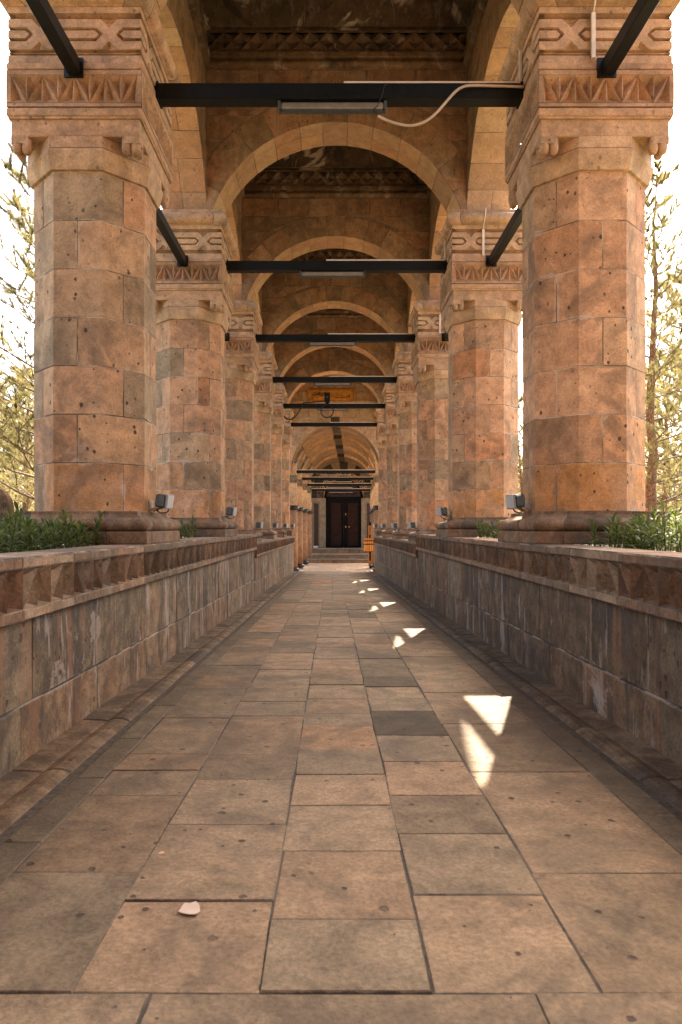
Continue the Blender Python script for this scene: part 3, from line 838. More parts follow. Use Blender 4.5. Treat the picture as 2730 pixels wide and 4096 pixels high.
# vault of each bay + roof
for i in range(len(CY)):
    ya, yb = CYB[i]+.34, CYB[i+1]-(.34 if i < 7 else .0)
    O = ((MID), (ya+yb)/2, 7.85)
    m = MB(); hx, hy = HS-.02, (yb-ya)/2-.0
    lv = [(1.0, -.04), (1.0, .02), (.80, .50), (.56, .88), (.30, 1.12), (.0, 1.22)]
    for q in range(4):
        for a in range(len(lv)-1):
            (s0, z0), (s1, z1) = lv[a], lv[a+1]
            def pt(sc, z, u):
                if q == 0: return (hx*sc*u, -hy*sc, z)
                if q == 1: return (hx*sc, hy*sc*u, z)
                if q == 2: return (-hx*sc*u, hy*sc, z)
                return (-hx*sc, -hy*sc*u, z)
            cuts = [-1, rnd.uniform(-.5, -.2), rnd.uniform(.2, .5), 1]
            for u0, u1 in zip(cuts, cuts[1:]):
                p = [pt(s0, z0, u0), pt(s0, z0, u1), pt(s1, z1, u1), pt(s1, z1, u0)]
                if s1 == 0: m.poly([p[1], p[0], p[2]], tn(0, 1))
                else: m.block([p[1], p[0], p[3], p[2]], tn(0, 1), .008, .008)
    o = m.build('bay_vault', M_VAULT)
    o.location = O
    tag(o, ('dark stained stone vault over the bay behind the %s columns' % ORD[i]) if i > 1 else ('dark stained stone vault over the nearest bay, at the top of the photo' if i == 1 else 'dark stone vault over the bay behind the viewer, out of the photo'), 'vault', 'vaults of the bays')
m = MB(); ra, rb = CY[0]-.6, 33.19; xa, xb = XL-.80, XR+.80; xm = MID
for z, (e0, e1) in ((0, (0, 0)),):
    a = [(xa, 7.84), (xa, 7.98), (xm, 9.55), (xb, 7.98), (xb, 7.84)]
    f0 = [m.vert((x, ra, zz)) for x, zz in a]; f1 = [m.vert((x, rb, zz)) for x, zz in a]
    for k in range(4): m.face((f0[k], f0[k+1], f1[k+1], f1[k]), (.5,.5,0))
    m.face(f0[::-1]); m.face(f1)
    # eaves undersides only outside the bays
    m.poly([(xa, ra, 7.84), (XI0-.02, ra, 7.84), (XI0-.02, rb, 7.84), (xa, rb, 7.84)]); m.poly([(XI1+.02, ra, 7.84), (xb, ra, 7.84), (xb, rb, 7.84), (XI1+.02, rb, 7.84)])
o = m.build('arcade_roof', M_GREYST, None, (xm, (ra+rb)/2, 7.84))
tag(o, 'long low pitched stone roof lying over the whole arcade', 'roof')

m = MB(); q = 0
for z0 in [-1.5+.5*k for k in range(20)]:
    x = -7.0; q += 1
    while x < 7:
        x2 = min(7, x+rnd.uniform(.8, 1.3)); m.block([(x2, -4.2, z0), (x, -4.2, z0), (x, -4.2, z0+.5), (x2, -4.2, z0+.5)], tn(0, 1), m=0); x = x2
m.box((-7, -4.8, -1.5), (7, -4.21, 8.5))
tag(m.build('added_end_wall', M_ARCH, None, (0, -4.2, -1.5)), 'unseen stone wall added to cut the light from behind the viewer, out of the photo', 'wall')  # unseen wall, added to keep skylight from entering at the back
# ---- black tie beams, lamps, trunking
BZ = 4.215
GB = 'black tie beams across the walk'
for i in range(1, len(CY)):
    y = CY[i]; x0, x1 = XL+HALF-.05, XR-HALF+.05
    m = MB(); m.box((x0, y-.075, BZ-.075), (x1, y+.075, BZ+.075), bev=.006)
    for xx in (x0+.055, x1-.055): m.box((xx-.010, y-.085, BZ-.085), (xx+.010, y+.085, BZ+.085))
    o = m.build('tie_beam', M_BLACK, None, (MID, y, BZ))
    tag(o, {2: 'nearest black steel beam across the walk, with a pale cable looped over it', 3: 'second black steel beam across the walk', 4: 'third black steel beam across the walk', 5: 'fourth black steel beam across the walk, above the ochre sign', 6: 'black steel beam across the walk carrying the camera and ring of cable', 7: 'black steel beam across the walk just below the dark keystone'}.get(i, 'black steel beam across the walk over the viewer, out of the photo'), 'beam', GB)
    if i >= 2:
        c = MB(); xs = 784/1600*0+((790-764)/1600*6.8 if i == 2 else -.1)
        c.box((xs, y-.055, BZ+.077), (x1-.02, y-.015, BZ+.105), bev=.004)
        o = c.build('cable_trunking', M_WHITE, None, (xs, y, BZ+.077)); tag(o, 'pale plastic cable trunking lying on the right half of the %s tie beam' % ORD[i], 'trunking', 'cable trunking on the beams')
    if 2 <= i <= 6:
        t = thing('strip_light', 'slim aluminium strip light under the middle of the %s tie beam' % ORD[i], 'light', (MID-.07, y, BZ-.078), 'strip lights under the beams')
        b = MB(); b.box((-.50, -.045, -.075), (.50, .045, -.012), bev=.012); b.build('housing', M_LAMP, t)
        for sx in (-1, 1):
            e = MB(); e.box((sx*.515-.015, -.05, -.082), (sx*.515+.015, .05, 0), bev=.004); e.build('end_cap', M_HOUS, t)
        d = MB(); d.box((-.495, -.036, -.088), (.495, .036, -.0755)); d.build('diffuser', M_HOUS, t)
# side tie beams
for i in range(1, len(CY)-1):
    for side, x in (('left', XL), ('right', XR)):
        ya, yb = CY[i]+HALF-.04, CY[i+1]-HALF+.04
        m = MB(); m.box((x-.045, ya, 4.01), (x+.065, yb, 4.14), bev=.006)
        for yy in (ya+.045, yb-.045): m.box((x-.085, yy-.01, 3.995), (x+.085, yy+.01, 4.165))
        o = m.build('side_tie_beam', M_BLACK, None, (x, (ya+yb)/2, 4.08))
        tag(o, ('black steel beam of the %s arcade running back from the %s column' % (side, ORD[i])) if i > 1 else 'black steel beam of the %s arcade coming toward the viewer above the nearest planting' % side, 'beam', 'black tie beams along the arcades')
# conduit on the right hand capitals
for i in range(2, 6):
    y = CY[i]-HALF
    m = MB(); m.box((XR-.14, y-.028, 4.16), (XR-.105, y-.001, 4.56)); m.tube([(XR-.122, y-.012, 4.55), (XR-.12, y-.05, 4.63), (XR-.11, y-.10, 4.75), (XR-.10, y-.085, 4.86)], .008, 6)
    o = m.build('wall_conduit', M_WHITE, None, (XR-.12, y, 4.16)); tag(o, 'white conduit on the carved front of the %s right hand capital' % ORD[i], 'conduit', 'conduits on the right capitals')
    x = XR-HALF; m = MB(); m.box((x-.022, CY[i]-.06, 4.30), (x-.001, CY[i]-.03, 4.62)); m.tube([(x-.012, CY[i]-.045, 4.61), (x-.05, CY[i]-.03, 4.70), (x-.09, CY[i]+.0, 4.80)], .008, 6)
    o = m.build('wall_conduit', M_WHITE, None, (x, CY[i], 4.3)); tag(o, 'white conduit above the beam end on the %s right hand capital' % ORD[i], 'conduit', 'conduits beside the beam ends')
# loose cable on the first beam
def D(px, py, Y): return ((px-764)/1600*Y, Y, (1210-py)/1600*Y)
pts = [D(*p) for p in ((1205, 199, 6.70), (1140, 197, 6.70), (1085, 196, 6.68), (1062, 200, 6.66), (1045, 212, 6.64), (1022, 238, 6.64), (1000, 262, 6.64), (975, 280, 6.64), (945, 288, 6.65), (915, 284, 6.66), (890, 276, 6.66), (869, 266, 6.66))]
def smooth(pts, n=4):
    P = [Vector(p) for p in pts]; out = []
    for i in range(len(P)-1):
        p0, p1, p2, p3 = P[max(i-1, 0)], P[i], P[i+1], P[min(i+2, len(P)-1)]
        for k in range(n):
            t = k/n; out.append(.5*((2*p1)+(p2-p0)*t+(2*p0-5*p1+4*p2-p3)*t*t+(3*p1-p0-3*p2+p3)*t**3))
    out.append(P[-1]); return out
m = MB(); m.tube(smooth(pts), .013, 8)
tag(m.build('hanging_cable', M_CABLE, None, pts[0]), 'pale cable looping down from the nearest beam to its strip light', 'cable')
m = MB(); pts = [D(*p) for p in ((890, 193, 6.66), (884, 197, 6.64), (879, 215, 6.64), (868, 242, 6.64), (858, 252, 6.64), (868, 262, 6.65))]
m.tube(smooth(pts), .005, 6); tag(m.build('cable_tie', M_RUBBER, None, pts[0]), 'thin black tie knotted round the nearest beam above its strip light', 'cable tie')
# camera and cables on the fifth beam
y5 = CY[6]
t = thing('beam_camera', 'black box camera standing on the beam in front of the ochre sign', 'camera', (-.18, y5, BZ+.075))
m = MB(); m.box((-.10, -.09, .06), (.10, .10, .36), bev=.02); m.build('body', M_BLACK, t)
m = MB(); m.box((-.05, -.05, 0), (.05, .05, .07), bev=.008); m.build('stand', M_BLACK, t)
m = MB(); m.lathe([(.03, 0), (.03, .02)], 12); o = m.build('lens', M_HOUS, t); o.rotation_euler = (PI/2, 0, 0); o.location = (0, -.09, .22)
m = MB(); m.box((-.11, -.11, .36), (.11, .02, .385)); m.build('visor', M_BLACK, t)
m = MB(); rr = [( -.18+.215*math.cos(a), y5-.11, BZ-.19+.225*math.sin(a)) for a in [2*PI*k/36 for k in range(37)]]
m.tube(rr, .022, 8); tag(m.build('cable_ring', M_RUBBER, None, (-.18, y5, BZ)), 'coiled ring of black cable hanging from the camera beam', 'cable')
m = MB(); pts = [(-.28, y5-.06, BZ+.16), (-.7, y5-.06, BZ+.13), (-1.0, y5-.08, BZ+.09), (-1.05, y5-.12, BZ-.02), (-1.12, y5-.12, BZ-.14), (-1.28, y5-.12, BZ-.38), (-1.45, y5-.1, BZ-.48), (-1.6, y5-.06, BZ-.44), (-1.68, y5-.02, BZ-.36)]
m.tube(smooth(pts), .022, 7); tag(m.build('slack_cable', M_RUBBER, None, pts[0]), 'slack black cable sagging from the camera beam to the left column', 'cable')

# ---- floodlights
def floodlight_proto():
    t = thing('floodlight', '', 'floodlight')
    m = MB(); m.box((0, -.05, -.085), (.012, .05, .015), bev=.003)
    for sy in (-1, 1):
        a = [(.008, sy*.052, -.08), (.10, sy*.052, -.035), (.115, sy*.052, -.045), (.115, sy*.052, -.058), (.008, sy*.052, -.095)]
        i0 = [m.vert(p) for p in a]; i1 = [m.vert((p[0], p[1]+sy*.006, p[2])) for p in a]
        m.face(i0); m.face(i1[::-1])
        for k in range(5): m.face((i0[k], i0[(k+1)%5], i1[(k+1)%5], i1[k]))
    m.build('bracket', M_BRKT, t)
    h = MB(); h.box((-.055, -.078, -.065), (.055, .078, .065), bev=.018); ho = h.build('housing', M_HOUS, t); ho.location = (.135, 0, .01); ho.rotation_euler = (0, R(8), 0)
    f = MB(); f.box((.056, -.082, -.072), (.072, .082, .072), bev=.006); fo = f.build('bezel', M_HOUSL, t); fo.location = (.135, 0, .01); fo.rotation_euler = (0, R(8), 0)
    l = MB()
    for k in range(11): l.box((.0725, -.066+.012*k, -.058), (.079, -.066+.012*k+.009, .058))
    l.box((.070, -.068, -.060), (.0735, .068, .060))
    lo = l.build('lens', M_LENS, t); lo.location = (.135, 0, .01); lo.rotation_euler = (0, R(8), 0)
    b = MB()
    b.tube(smooth([(-.04, .0, -.05), (-.06, 0, -.09), (-.03, .02, -.115), (.03, .03, -.105), (.05, .02, -.075)]), .007, 6)
    bo = b.build('cable', M_RUBBER, t); bo.location = (.135, 0, .01)
    return t
FP = floodlight_proto(); first = True
for i in range(2, len(CY)):
    for side in ('left', 'right'):
        t = FP if first else copy_tree(FP); first = False
        drop = -.21 if CY[i] > STEP else 0
        x = XL+.525 if side == 'left' else XR-.525
        t.location = (x, CY[i]-.02, .138+drop+.10); t.rotation_euler = (0, 0, R(-10) if side == 'left' else PI+R(16))
        tag(t, 'small grey floodlight on the inner foot of the %s column on the %s' % (ORD[i], side), 'floodlight', 'floodlights at the column feet')

# ---- terrace and portico
Y1, Y2, Y3, Y4, Y5 = 33.2, 36.8, 40.3, 44.1, 48.0
def xc(y): return .16+.035*(y-33.2)
ZTR = -2.225
t_ = MB()
y = YEND
while y < 46:
    n = y+rnd.uniform(.7, 1.1); x = -7.0
    while x < 8:
        x2 = x+rnd.uniform(.6, 1.2); t_.block([(x, y, ZTR), (x2, y, ZTR), (x2, n, ZTR), (x, n, ZTR)], tn(0, 1), .01, .01); x = x2
    y = n
tag(t_.build('terrace_floor', M_TERR), kind='structure')
m = MB(); m.box((-1.64, YEND, ZTR-.2), (1.81, YEND+.06, fz(YEND)-.004), (.6,.5,0)); tag(m.build('terrace_edge_step', M_TERR), kind='structure')
# front wall of the portico with its round arch
WD = 4.4
fw = arch_wall('gable_wall', 'stone gable wall with dark keystone arch behind the ochre sign', None, 'wall', (xc(Y1), Y1+.35, 0), (1,0,0), (0,-1,0), 3.6, .70, 2.12, 2.70, 2.66, 8.6, (M_GABLE, M_GABLE, M_PVAULT), ring=.42, keydark=True, trim=False, dth=11)
# vault segments
R0 = [2.12, 2.05, 1.98, 1.92]; AP = [4.82, 4.70, 4.58, 4.48]
ST = [Y1+.7, Y2, Y3, Y4, Y5]
for k in range(4):
    ya, yb = ST[k], ST[k+1]; r = 2.08; cz = AP[k]-r+(.0 if k else 0)
    m = MB(); th = [PI*q/15 for q in range(16)]
    org = (xc((ya+yb)/2), (ya+yb)/2, cz)
    for q in range(15):
        a, b = th[q], th[q+1]
        high = 3 <= q <= 11
        rng = [(ya, yb)] if high else [(ya, ya+.45), (yb-.45, yb)]
        for (c, d) in rng:
            nn = max(1, int((d-c)/.8))
            for w in range(nn):
                c0, c1 = c+(d-c)*w/nn, c+(d-c)*(w+1)/nn
                P = lambda an, yy, rr=r: (xc(yy)+rr*math.cos(an)-org[0], yy-org[1], rr*math.sin(an))
                tt = tn(0, 1)
                m.block([P(a, c0), P(a, c1), P(b, c1), P(b, c0)], tt, .008, .007, m=1 if q == 7 else 0)
        # front edge painted pale as if front-lit (ring standing below the previous one)
        P = lambda an, rr: (xc(ya)+rr*math.cos(an)-org[0], ya-org[1]+.0, rr*math.sin(an))
        Q = lambda an, rr, yy: (xc(yy)+rr*math.cos(an)-org[0], yy-org[1], rr*math.sin(an))
        yr = ya-(.14 if k else -.0); rl = r-.075 if k else r-.0; mk = 1 if q == 7 else 2; tt = tn(.3, 1)
        m.block([Q(b, rl, yr), Q(b, r+.24, yr), Q(a, r+.24, yr), Q(a, rl, yr)], tt, .006, .005, m=mk)
        if k: m.block([Q(a, rl, yr), Q(a, rl, ya+.16), Q(b, rl, ya+.16), Q(b, rl, yr)], tt, .006, .005, m=1 if q == 7 else 0); m.block([Q(a, rl, ya+.16), Q(a, r, ya+.16), Q(b, r, ya+.16), Q(b, rl, ya+.16)], tt, .003, .002, m=0)
    # outer shell against the sky
    for q in range(15):
        a, b = th[q], th[q+1]
        P = lambda an, yy: (xc(yy)+(r+.25)*math.cos(an)-org[0], yy-org[1], (r+.25)*math.sin(an))
        if 3 <= q <= 11: m.poly([P(a, ya), P(b, ya), P(b, yb), P(a, yb)], (.5,.5,0))
    o = m.build('portico_vault', [M_PVAULT, M_DARKST, M_PALE]); o.location = org
    tag(o, ['foremost ribbed segment of the portico barrel vault, with dark crown stones', 'second ribbed segment of the portico barrel vault', 'third ribbed segment of the portico barrel vault', 'innermost segment of the portico barrel vault before the door'][k], 'vault', 'segments of the portico vault')
m = MB(); ya, yb = Y1-.1, Y5+4
a = [(-3.7, 5.25), (-3.7, 5.42), (0, 6.6), (3.7, 5.42), (3.7, 5.25)]
f0 = [m.vert((xc(Y1+.75)+x, Y1+.72, z)) for x, z in a]; f1 = [m.vert((xc(yb)+x, yb, z)) for x, z in a]
for k in range(5): m.face((f0[k], f0[(k+1) % 5], f1[(k+1) % 5], f1[k]))
m.face(f0[::-1]); m.face(f1)
tag(m.build('added_portico_roof', M_GREYST, None, (xc(40), 40, 5.25)), 'unseen low pitched roof added over the portico to block the sun, behind the gable wall', 'roof')  # unseen roof, added to keep direct sun off the terrace
# slim round columns
def pcol_proto():
    t = thing('portico_column', '', 'column')
    H = 2.98
    m = MB(); m.lathe([(.27, .12), (.262, 1.2), (.25, H)], 28, tone=(.6,.5,0)); m.build('shaft', M_PORT, t)
    for z0, nm in ((.0, 'base_ring'), (H-.01, 'neck_ring')):
        m = MB(); pr = [(.20, 0)]+[(.245+.105*math.cos(-PI/2+PI*k/10), .105+.105*math.sin(-PI/2+PI*k/10)) for k in range(11)]+[(.2, .21)]
        m.lathe(pr, 28); o = m.build(nm, M_RING, t); o.location = (0, 0, z0-.0)
    m = MB(); m.lathe([(.30, -.06), (.30, .002)], 8, rot=PI/8, tone=(.6,.5,0), sm=False); m.build('plinth', M_GREYST, t)
    m = MB(); z0, z1 = H+.20, H+.74; a, b = .20, .245
    m.lathe([(a, z0-.01), (a+.01, z0+.05), (b, z1-.1), (b+.012, z1-.09), (b+.012, z1)], 4, rot=PI/4, apo=True, sm=False)
    for q in range(4):
        an = q*PI/2; n = Vector((math.cos(an), math.sin(an), 0)); tt = Vector((-n.y, n.x, 0))
        for s in (-2, -1, 0, 1, 2):
            p0 = n*(a+.012)+tt*(s*.01)+Vector((0,0,z0+.06)); p1 = n*(b+.004)+tt*(s*.10)+Vector((0,0,z1-.12))
            m.tube([p0, p1], [.012, .02], 5)
    m.build('carved_capital', M_PALE, t)
    m = MB(); m.box((-.215, -.215, z1), (.215, .215, z1+.56), (.4,.6,0), 0, .012); m.build('stilt_block', M_PALE, t)
    m = MB(); za, zb = z1+.56, z1+.92; hw = .25; m.box((-hw+.045, -hw+.045, za), (hw-.045, hw-.045, zb))
    for z in (za, zb-.04): m.box((-hw, -hw, z), (hw, hw, z+.04))
    def side(n, tt):
        P = lambda u, z, d=0.0: n*(hw-d)+tt*u+Vector((0,0,z))
        frieze(m, P, -hw, hw, za+.06, zb-.06, (.4,.4,0), .25)
    square_faces(side); m.build('diamond_block', M_GREYST, t)
    m = MB(); m.box((-.2, -.2, zb), (.2, .2, zb+.55), (.5,.5,0)); m.build('springer', M_PALE, t)
    return t
PP = pcol_proto(); first = True
HWP = 2.10
words = ['foremost', 'second', 'third', 'innermost']
for k, y in enumerate((Y1+.35, Y2, Y3, Y4)):
    for sx in (-1, 1):
        t = PP if first else copy_tree(PP); first = False
        t.location = (xc(y)+sx*HWP, y, ZTR+.06)
        tag(t, '%s slim round column of the portico on the %s, with black rings' % (words[k], 'left' if sx < 0 else 'right'), 'column', 'ringed round columns of the portico')
for k, (y, py) in enumerate(((Y1+.35, 1084), (Y2, 1100), (Y3, 1114), (Y4, 1126))):
    z = (1210-py)/1600*y
    m = MB(); m.box((xc(y)-HWP+.16, y-.06, z-.07), (xc(y)+HWP-.16, y+.06, z+.07), bev=.006)
    o = m.build('portico_beam', M_BLACK, None, (xc(y), y, z)); tag(o, '%s black beam across the portico in front of the dark door' % words[k], 'beam', 'black tie beams of the portico')
    m = MB(); m.box((xc(y)-HWP+.18, y-.05, z+.072), (xc(y)+HWP-.18, y+.05, z+.10)); o = m.build('cable_trunking', M_WHITE, None, (xc(y), y, z+.072)); tag(o, 'pale cable trunking lying along the %s portico beam' % words[k], 'trunking', 'cable trunking of the portico')
    t = thing('strip_light', 'slim strip light hanging under the %s portico beam' % words[k], 'light', (xc(y), y, z-.07), 'strip lights of the portico')
    m = MB(); m.box((-.75, -.04, -.10), (.75, .04, -.06), bev=.008); m.build('housing', M_LAMP, t)
    for sx in (-1, 1): m = MB(); m.box((sx*.6-.01, -.01, -.065), (sx*.6+.01, .01, 0)); m.build('hanger', M_BLACK, t)

# ---- steps and door wall
def DX(cx): return (cx*.18316-132.2)*.03
def DZ(cy): return (147.5-.18316*cy)*.03
XD = DX(865)
Zs = [ZTR, -2.0, -1.75, -1.46]
for k, (yf, wd) in enumerate(((42.5, 2.35), (43.4, 2.28), (45.6, 1.95))):
    t = thing('stone_step', ['lowest broad stone step before the portico door', 'middle broad stone step before the portico door', 'top stone step at the threshold of the dark door'][k], 'step', (XD-.35+.1*k, yf, Zs[k]), 'steps before the door')
    m = MB(); top = Zs[k+1]-Zs[k]; n = 5
    for q in range(n):
        a, b = -wd+2*wd*q/n, -wd+2*wd*(q+1)/n
        m.block([(a, 0.03, 0), (b, .03, 0), (b, .03, top-.07), (a, .03, top-.07)], tn(0, .5), .008, .008)
    m.box((-wd+.02, .045, 0), (wd-.02, Y5-yf-.4, top-.071), (.4,.4,0)); m.build('riser', M_PORT, t)
    m = MB()
    for q in range(n):
        a, b = -wd-.02+2*(wd+.02)*q/n, -wd-.02+2*(wd+.02)*(q+1)/n
        m.box((a+.002, 0, top-.07), (b-.002, Y5-yf-.4, top), tn(.3, 1), 0, .006)
    m.build('tread', M_GREYST, t)
# door wall
dw = thing('door_wall', 'stone end wall around the dark double door, with striped tympanum', 'wall', (XD, Y5, -1.46))
def rel(x, y, z): return (x-XD, y-Y5, z+1.46)
m = MB()
ZC = DZ(450); RI = 245*.18316*.03; RO = 335*.18316*.03
for q in range(11):                                    # wall courses left and right of the door opening
    z0, z1 = -2.3+q*.42, -2.3+(q+1)*.42
    if z1 > ZC: break
    for x0, x1 in ((DX(450)-2.5, DX(450)), (DX(1240), DX(1240)+2.5)):
        n = 3
        for w in range(n):
            a, b = x0+(x1-x0)*w/n, x0+(x1-x0)*(w+1)/n
            m.block([rel(a, Y5, z0), rel(b, Y5, z0), rel(b, Y5, z1), rel(a, Y5, z1)], tn(0, 1))
m.box(rel(DX(450)-3, Y5+.42, -2.4), rel(DX(1240)+3, Y5+.7, 6.6), (.4,.4,0))
m.build('masonry', M_PORT, dw)
m = MB(); ns = 13                                      # striped tympanum stones
for q in range(ns):
    a, b = PI*q/ns, PI*(q+1)/ns; ro = 4.2
    P = lambda an, r: rel(XD+r*math.cos(an), Y5, ZC+r*math.sin(an))
    m.block([P(b, RO-.02), P(a, RO-.02), P(a, ro), P(b, ro)][::-1] if False else [P(a, RO-.02), P(a, ro), P(b, ro), P(b, RO-.02)], tn(0, 1), .008, .008, m=q % 2)
m.build('tympanum', [M_DARKST, M_GREYST], dw)
for sx, (c0, c1, p0, p1) in ((-1, (450, 640, 492, 548)), (1, (1085, 1240, 1155, 1208))):
    m = MB(); x0, x1 = DX(c0), DX(c1); zt = DZ(450); xa, xb = DX(p0), DX(p1); zpa, zpb = DZ(1032), DZ(515)
    m.box(rel(x0, Y5-.10, -1.46), rel(xa-.10, Y5+.3, zt), (.5,.5,0), 0, .012); m.box(rel(xb+.10, Y5-.10, -1.46), rel(x1, Y5+.3, zt), (.6,.5,0), 0, .012)
    m.box(rel(xa-.10, Y5-.10, zpb+.10), rel(xb+.10, Y5+.3, zt), (.5,.5,0), 0, .012); m.box(rel(xa-.10, Y5-.10, -1.46), rel(xb+.10, Y5+.3, zpa-.08), (.5,.5,0), 0, .012)
    for (a, b, c, d) in ((xa-.10, xa, zpa-.08, zpb+.10), (xb, xb+.10, zpa-.08, zpb+.10)): m.box(rel(a, Y5-.055, c), rel(b, Y5+.3, d), (.3,.3,0), 0, .01)
    m.box(rel(xa, Y5-.055, zpb), rel(xb, Y5+.3, zpb+.10), (.3,.3,0), 0, .01)
    o = m.build('jamb', M_GREYST, dw)
    m = MB(); m.box(rel(xa+.002, Y5+.01, zpa-.07), rel(xb-.002, Y5+.05, zpb-.002)); m.build('narrow_panel', M_RED, o)
# inscription ring
m = MB()
for q in range(36):
    a, b = PI*q/36, PI*(q+1)/36
    P = lambda an, r, d=0.0: rel(XD+r*math.cos(an), Y5-.10-d, ZC+r*math.sin(an))
    for r0, r1, d, mi in ((RI, RI+.05, .02, 1), (RI+.05, RI+.09, .0, 2), (RI+.09, RO-.05, 0, 0), (RO-.05, RO-.035, .012, 1), (RO-.035, RO, .0, 0)):
        m.poly([P(a, r0, d), P(a, r1, d), P(b, r1, d), P(b, r0, d)], m=mi)
        m.poly([P(a, r1, d), P(a, r1, -.35), P(b, r1, -.35), P(b, r1, d)], m=mi)
    m.poly([P(b, RI, .02), P(b, RI, -.4), P(a, RI, -.4), P(a, RI, .02)], m=0)
ring = m.build('inscription_band', [M_INK, M_ORN, M_GREYST], dw)
def text_polys(body, size):
    cu = bpy.data.curves.new('lettering', 'FONT'); cu.body = body; cu.size = size; cu.align_x = 'CENTER'; cu.align_y = 'CENTER'
    ob = bpy.data.objects.new('lettering', cu); COL.objects.link(ob)
    dg = bpy.context.evaluated_depsgraph_get(); dg.update()
    me = bpy.data.meshes.new_from_object(ob.evaluated_get(dg))
    vs = [v.co.copy() for v in me.vertices]; fs = [tuple(p.vertices) for p in me.polygons]
    bpy.data.objects.remove(ob); bpy.data.curves.remove(cu); bpy.data.meshes.remove(me)
    return vs, fs
lt = MB(); TXT = 'TERZ\u0130 BABA HAZRETLER\u0130'
cache = {}
rm = (RI+.09+RO-.05)/2
for k, ch in enumerate(TXT):
    if ch == ' ': continue
    an = R(162-144*k/(len(TXT)-1))
    if ch not in cache: cache[ch] = text_polys(ch, .42)
    vs, fs = cache[ch]; base = len(lt.v)
    rot = an-PI/2
    for v in vs:
        x, z = v.x*1.05*math.cos(rot)-v.y*math.sin(rot), v.x*1.05*math.sin(rot)+v.y*math.cos(rot)
        lt.vert(rel(XD+rm*math.cos(an)+x, Y5-.107, ZC+rm*math.sin(an)+z))
    for f in fs: lt.face([base+q for q in f])
lt.build('gilt_lettering', M_GOLD, ring)
for sx in (-1, 1):                                     # diamond ornament at both feet of the ring
    m = MB(); cx, cz = XD+sx*(RI+RO)/2, ZC+.23; w = (RO-RI)/2
    m.box(rel(cx-w, Y5-.135, cz-.24), rel(cx+w, Y5-.09, cz+.24), m=1); m.box(rel(cx-w+.025, Y5-.14, cz-.22), rel(cx+w-.025, Y5-.1, cz+.22), m=0)
    for sc in (1.0, .5):
        q = [(0, -.2*sc), (w*.8*sc, 0), (0, .2*sc), (-w*.8*sc, 0)]
        m.tube([rel(cx+a, Y5-.142, cz+b) for a, b in q+[q[0]]], .014, 5, m=2)
    m.build('diamond_ornament', [M_INK, M_ORN, M_GREYST], ring)
# the door itself
dr = thing('double_door', 'dark carved wooden double door with arched fanlight and brass fittings', 'door', (XD, Y5, -1.46))
m = MB(); x0, x1 = DX(612), DX(1085); zt = DZ(460)
for a, b in ((DX(640), DX(690)), (DX(1058), DX(1085))): m.box(rel(a, Y5+.05, -1.46), rel(b, Y5+.3, zt), bev=.015)
m.box(rel(DX(640), Y5+.05, zt), rel(DX(1085), Y5+.3, DZ(430)), bev=.012)
for q in range(24):                                    # arched head of the frame
    a, b = PI*q/24, PI*(q+1)/24
    P = lambda an, r, d: rel(XD+r*math.cos(an), Y5+d, ZC+r*math.sin(an))
    m.poly([P(a, RI-.16, .1), P(a, RI+.02, .1), P(b, RI+.02, .1), P(b, RI-.16, .1)]); m.poly([P(b, RI-.16, .1), P(b, RI-.16, .3), P(a, RI-.16, .3), P(a, RI-.16, .1)])
m.build('frame', M_DOOR, dr)
m = MB()
for q in range(24):
    a, b = PI*q/24, PI*(q+1)/24; P = lambda an, r: rel(XD+r*math.cos(an), Y5+.2, ZC+r*math.sin(an))
    m.poly([P(a, 0), P(a, RI-.14), P(b, RI-.14)])
fan = m.build('fanlight', M_RED, dr)
m = MB(); vs, fs = text_polys('TERZ\u0130 BABA', .34); base = len(m.v)
for v in vs: m.vert(rel(XD+v.x, Y5+.19, DZ(390)+v.y))
for f in fs: m.face([base+q for q in f])
m.build('carved_name', M_DOOR, fan)
for a, b, pa, pb in ((DX(690), DX(864), DX(705), DX(835)), (DX(866), DX(1058), DX(917), DX(1048))):
    m = MB(); zb, zc_, zd = -1.455, DZ(1045), DZ(510)
    m.box(rel(a, Y5+.12, zb), rel(pa, Y5+.2, zt-.004), bev=.01); m.box(rel(pb, Y5+.12, zb), rel(b, Y5+.2, zt-.004), bev=.01)
    m.box(rel(pa, Y5+.12, zb), rel(pb, Y5+.2, zc_), bev=.01); m.box(rel(pa, Y5+.12, zd), rel(pb, Y5+.2, zt-.004), bev=.01)
    lf = m.build('door_leaf', M_DOOR, dr)
    m = MB(); m.box(rel(pa+.002, Y5+.16, zc_+.002), rel(pb-.002, Y5+.19, zd-.002)); m.build('carved_panel', M_DPAN, lf)
m = MB()
for cy in (650, 808): m.box(rel(DX(884), Y5+.108, DZ(cy)-.06), rel(DX(897), Y5+.119, DZ(cy)+.06), bev=.003)
m.build('lock_plate', M_BRASS, dr)
m = MB(); m.lathe([(.01, 0), (.045, .02), (.05, .045), (.03, .07), (.0, .075)], 14); o = m.build('knob', M_BRASS, dr); o.rotation_euler = (PI/2, 0, 0); o.location = rel(DX(933), Y5+.12, DZ(808))
t = thing('white_lamp_box', 'small white lamp box on the top step left of the door', 'lamp', (DX(513), Y5-.45, -1.46))
m = MB(); m.box((-.15, -.06, .02), (.15, .06, .13), bev=.012); m.build('housing', M_WHITE, t); m = MB(); m.box((-.16, -.02, 0), (-.14, .02, .16)); m.box((.14, -.02, 0), (.16, .02, .1)); m.build('bracket', M_BLACK, t)

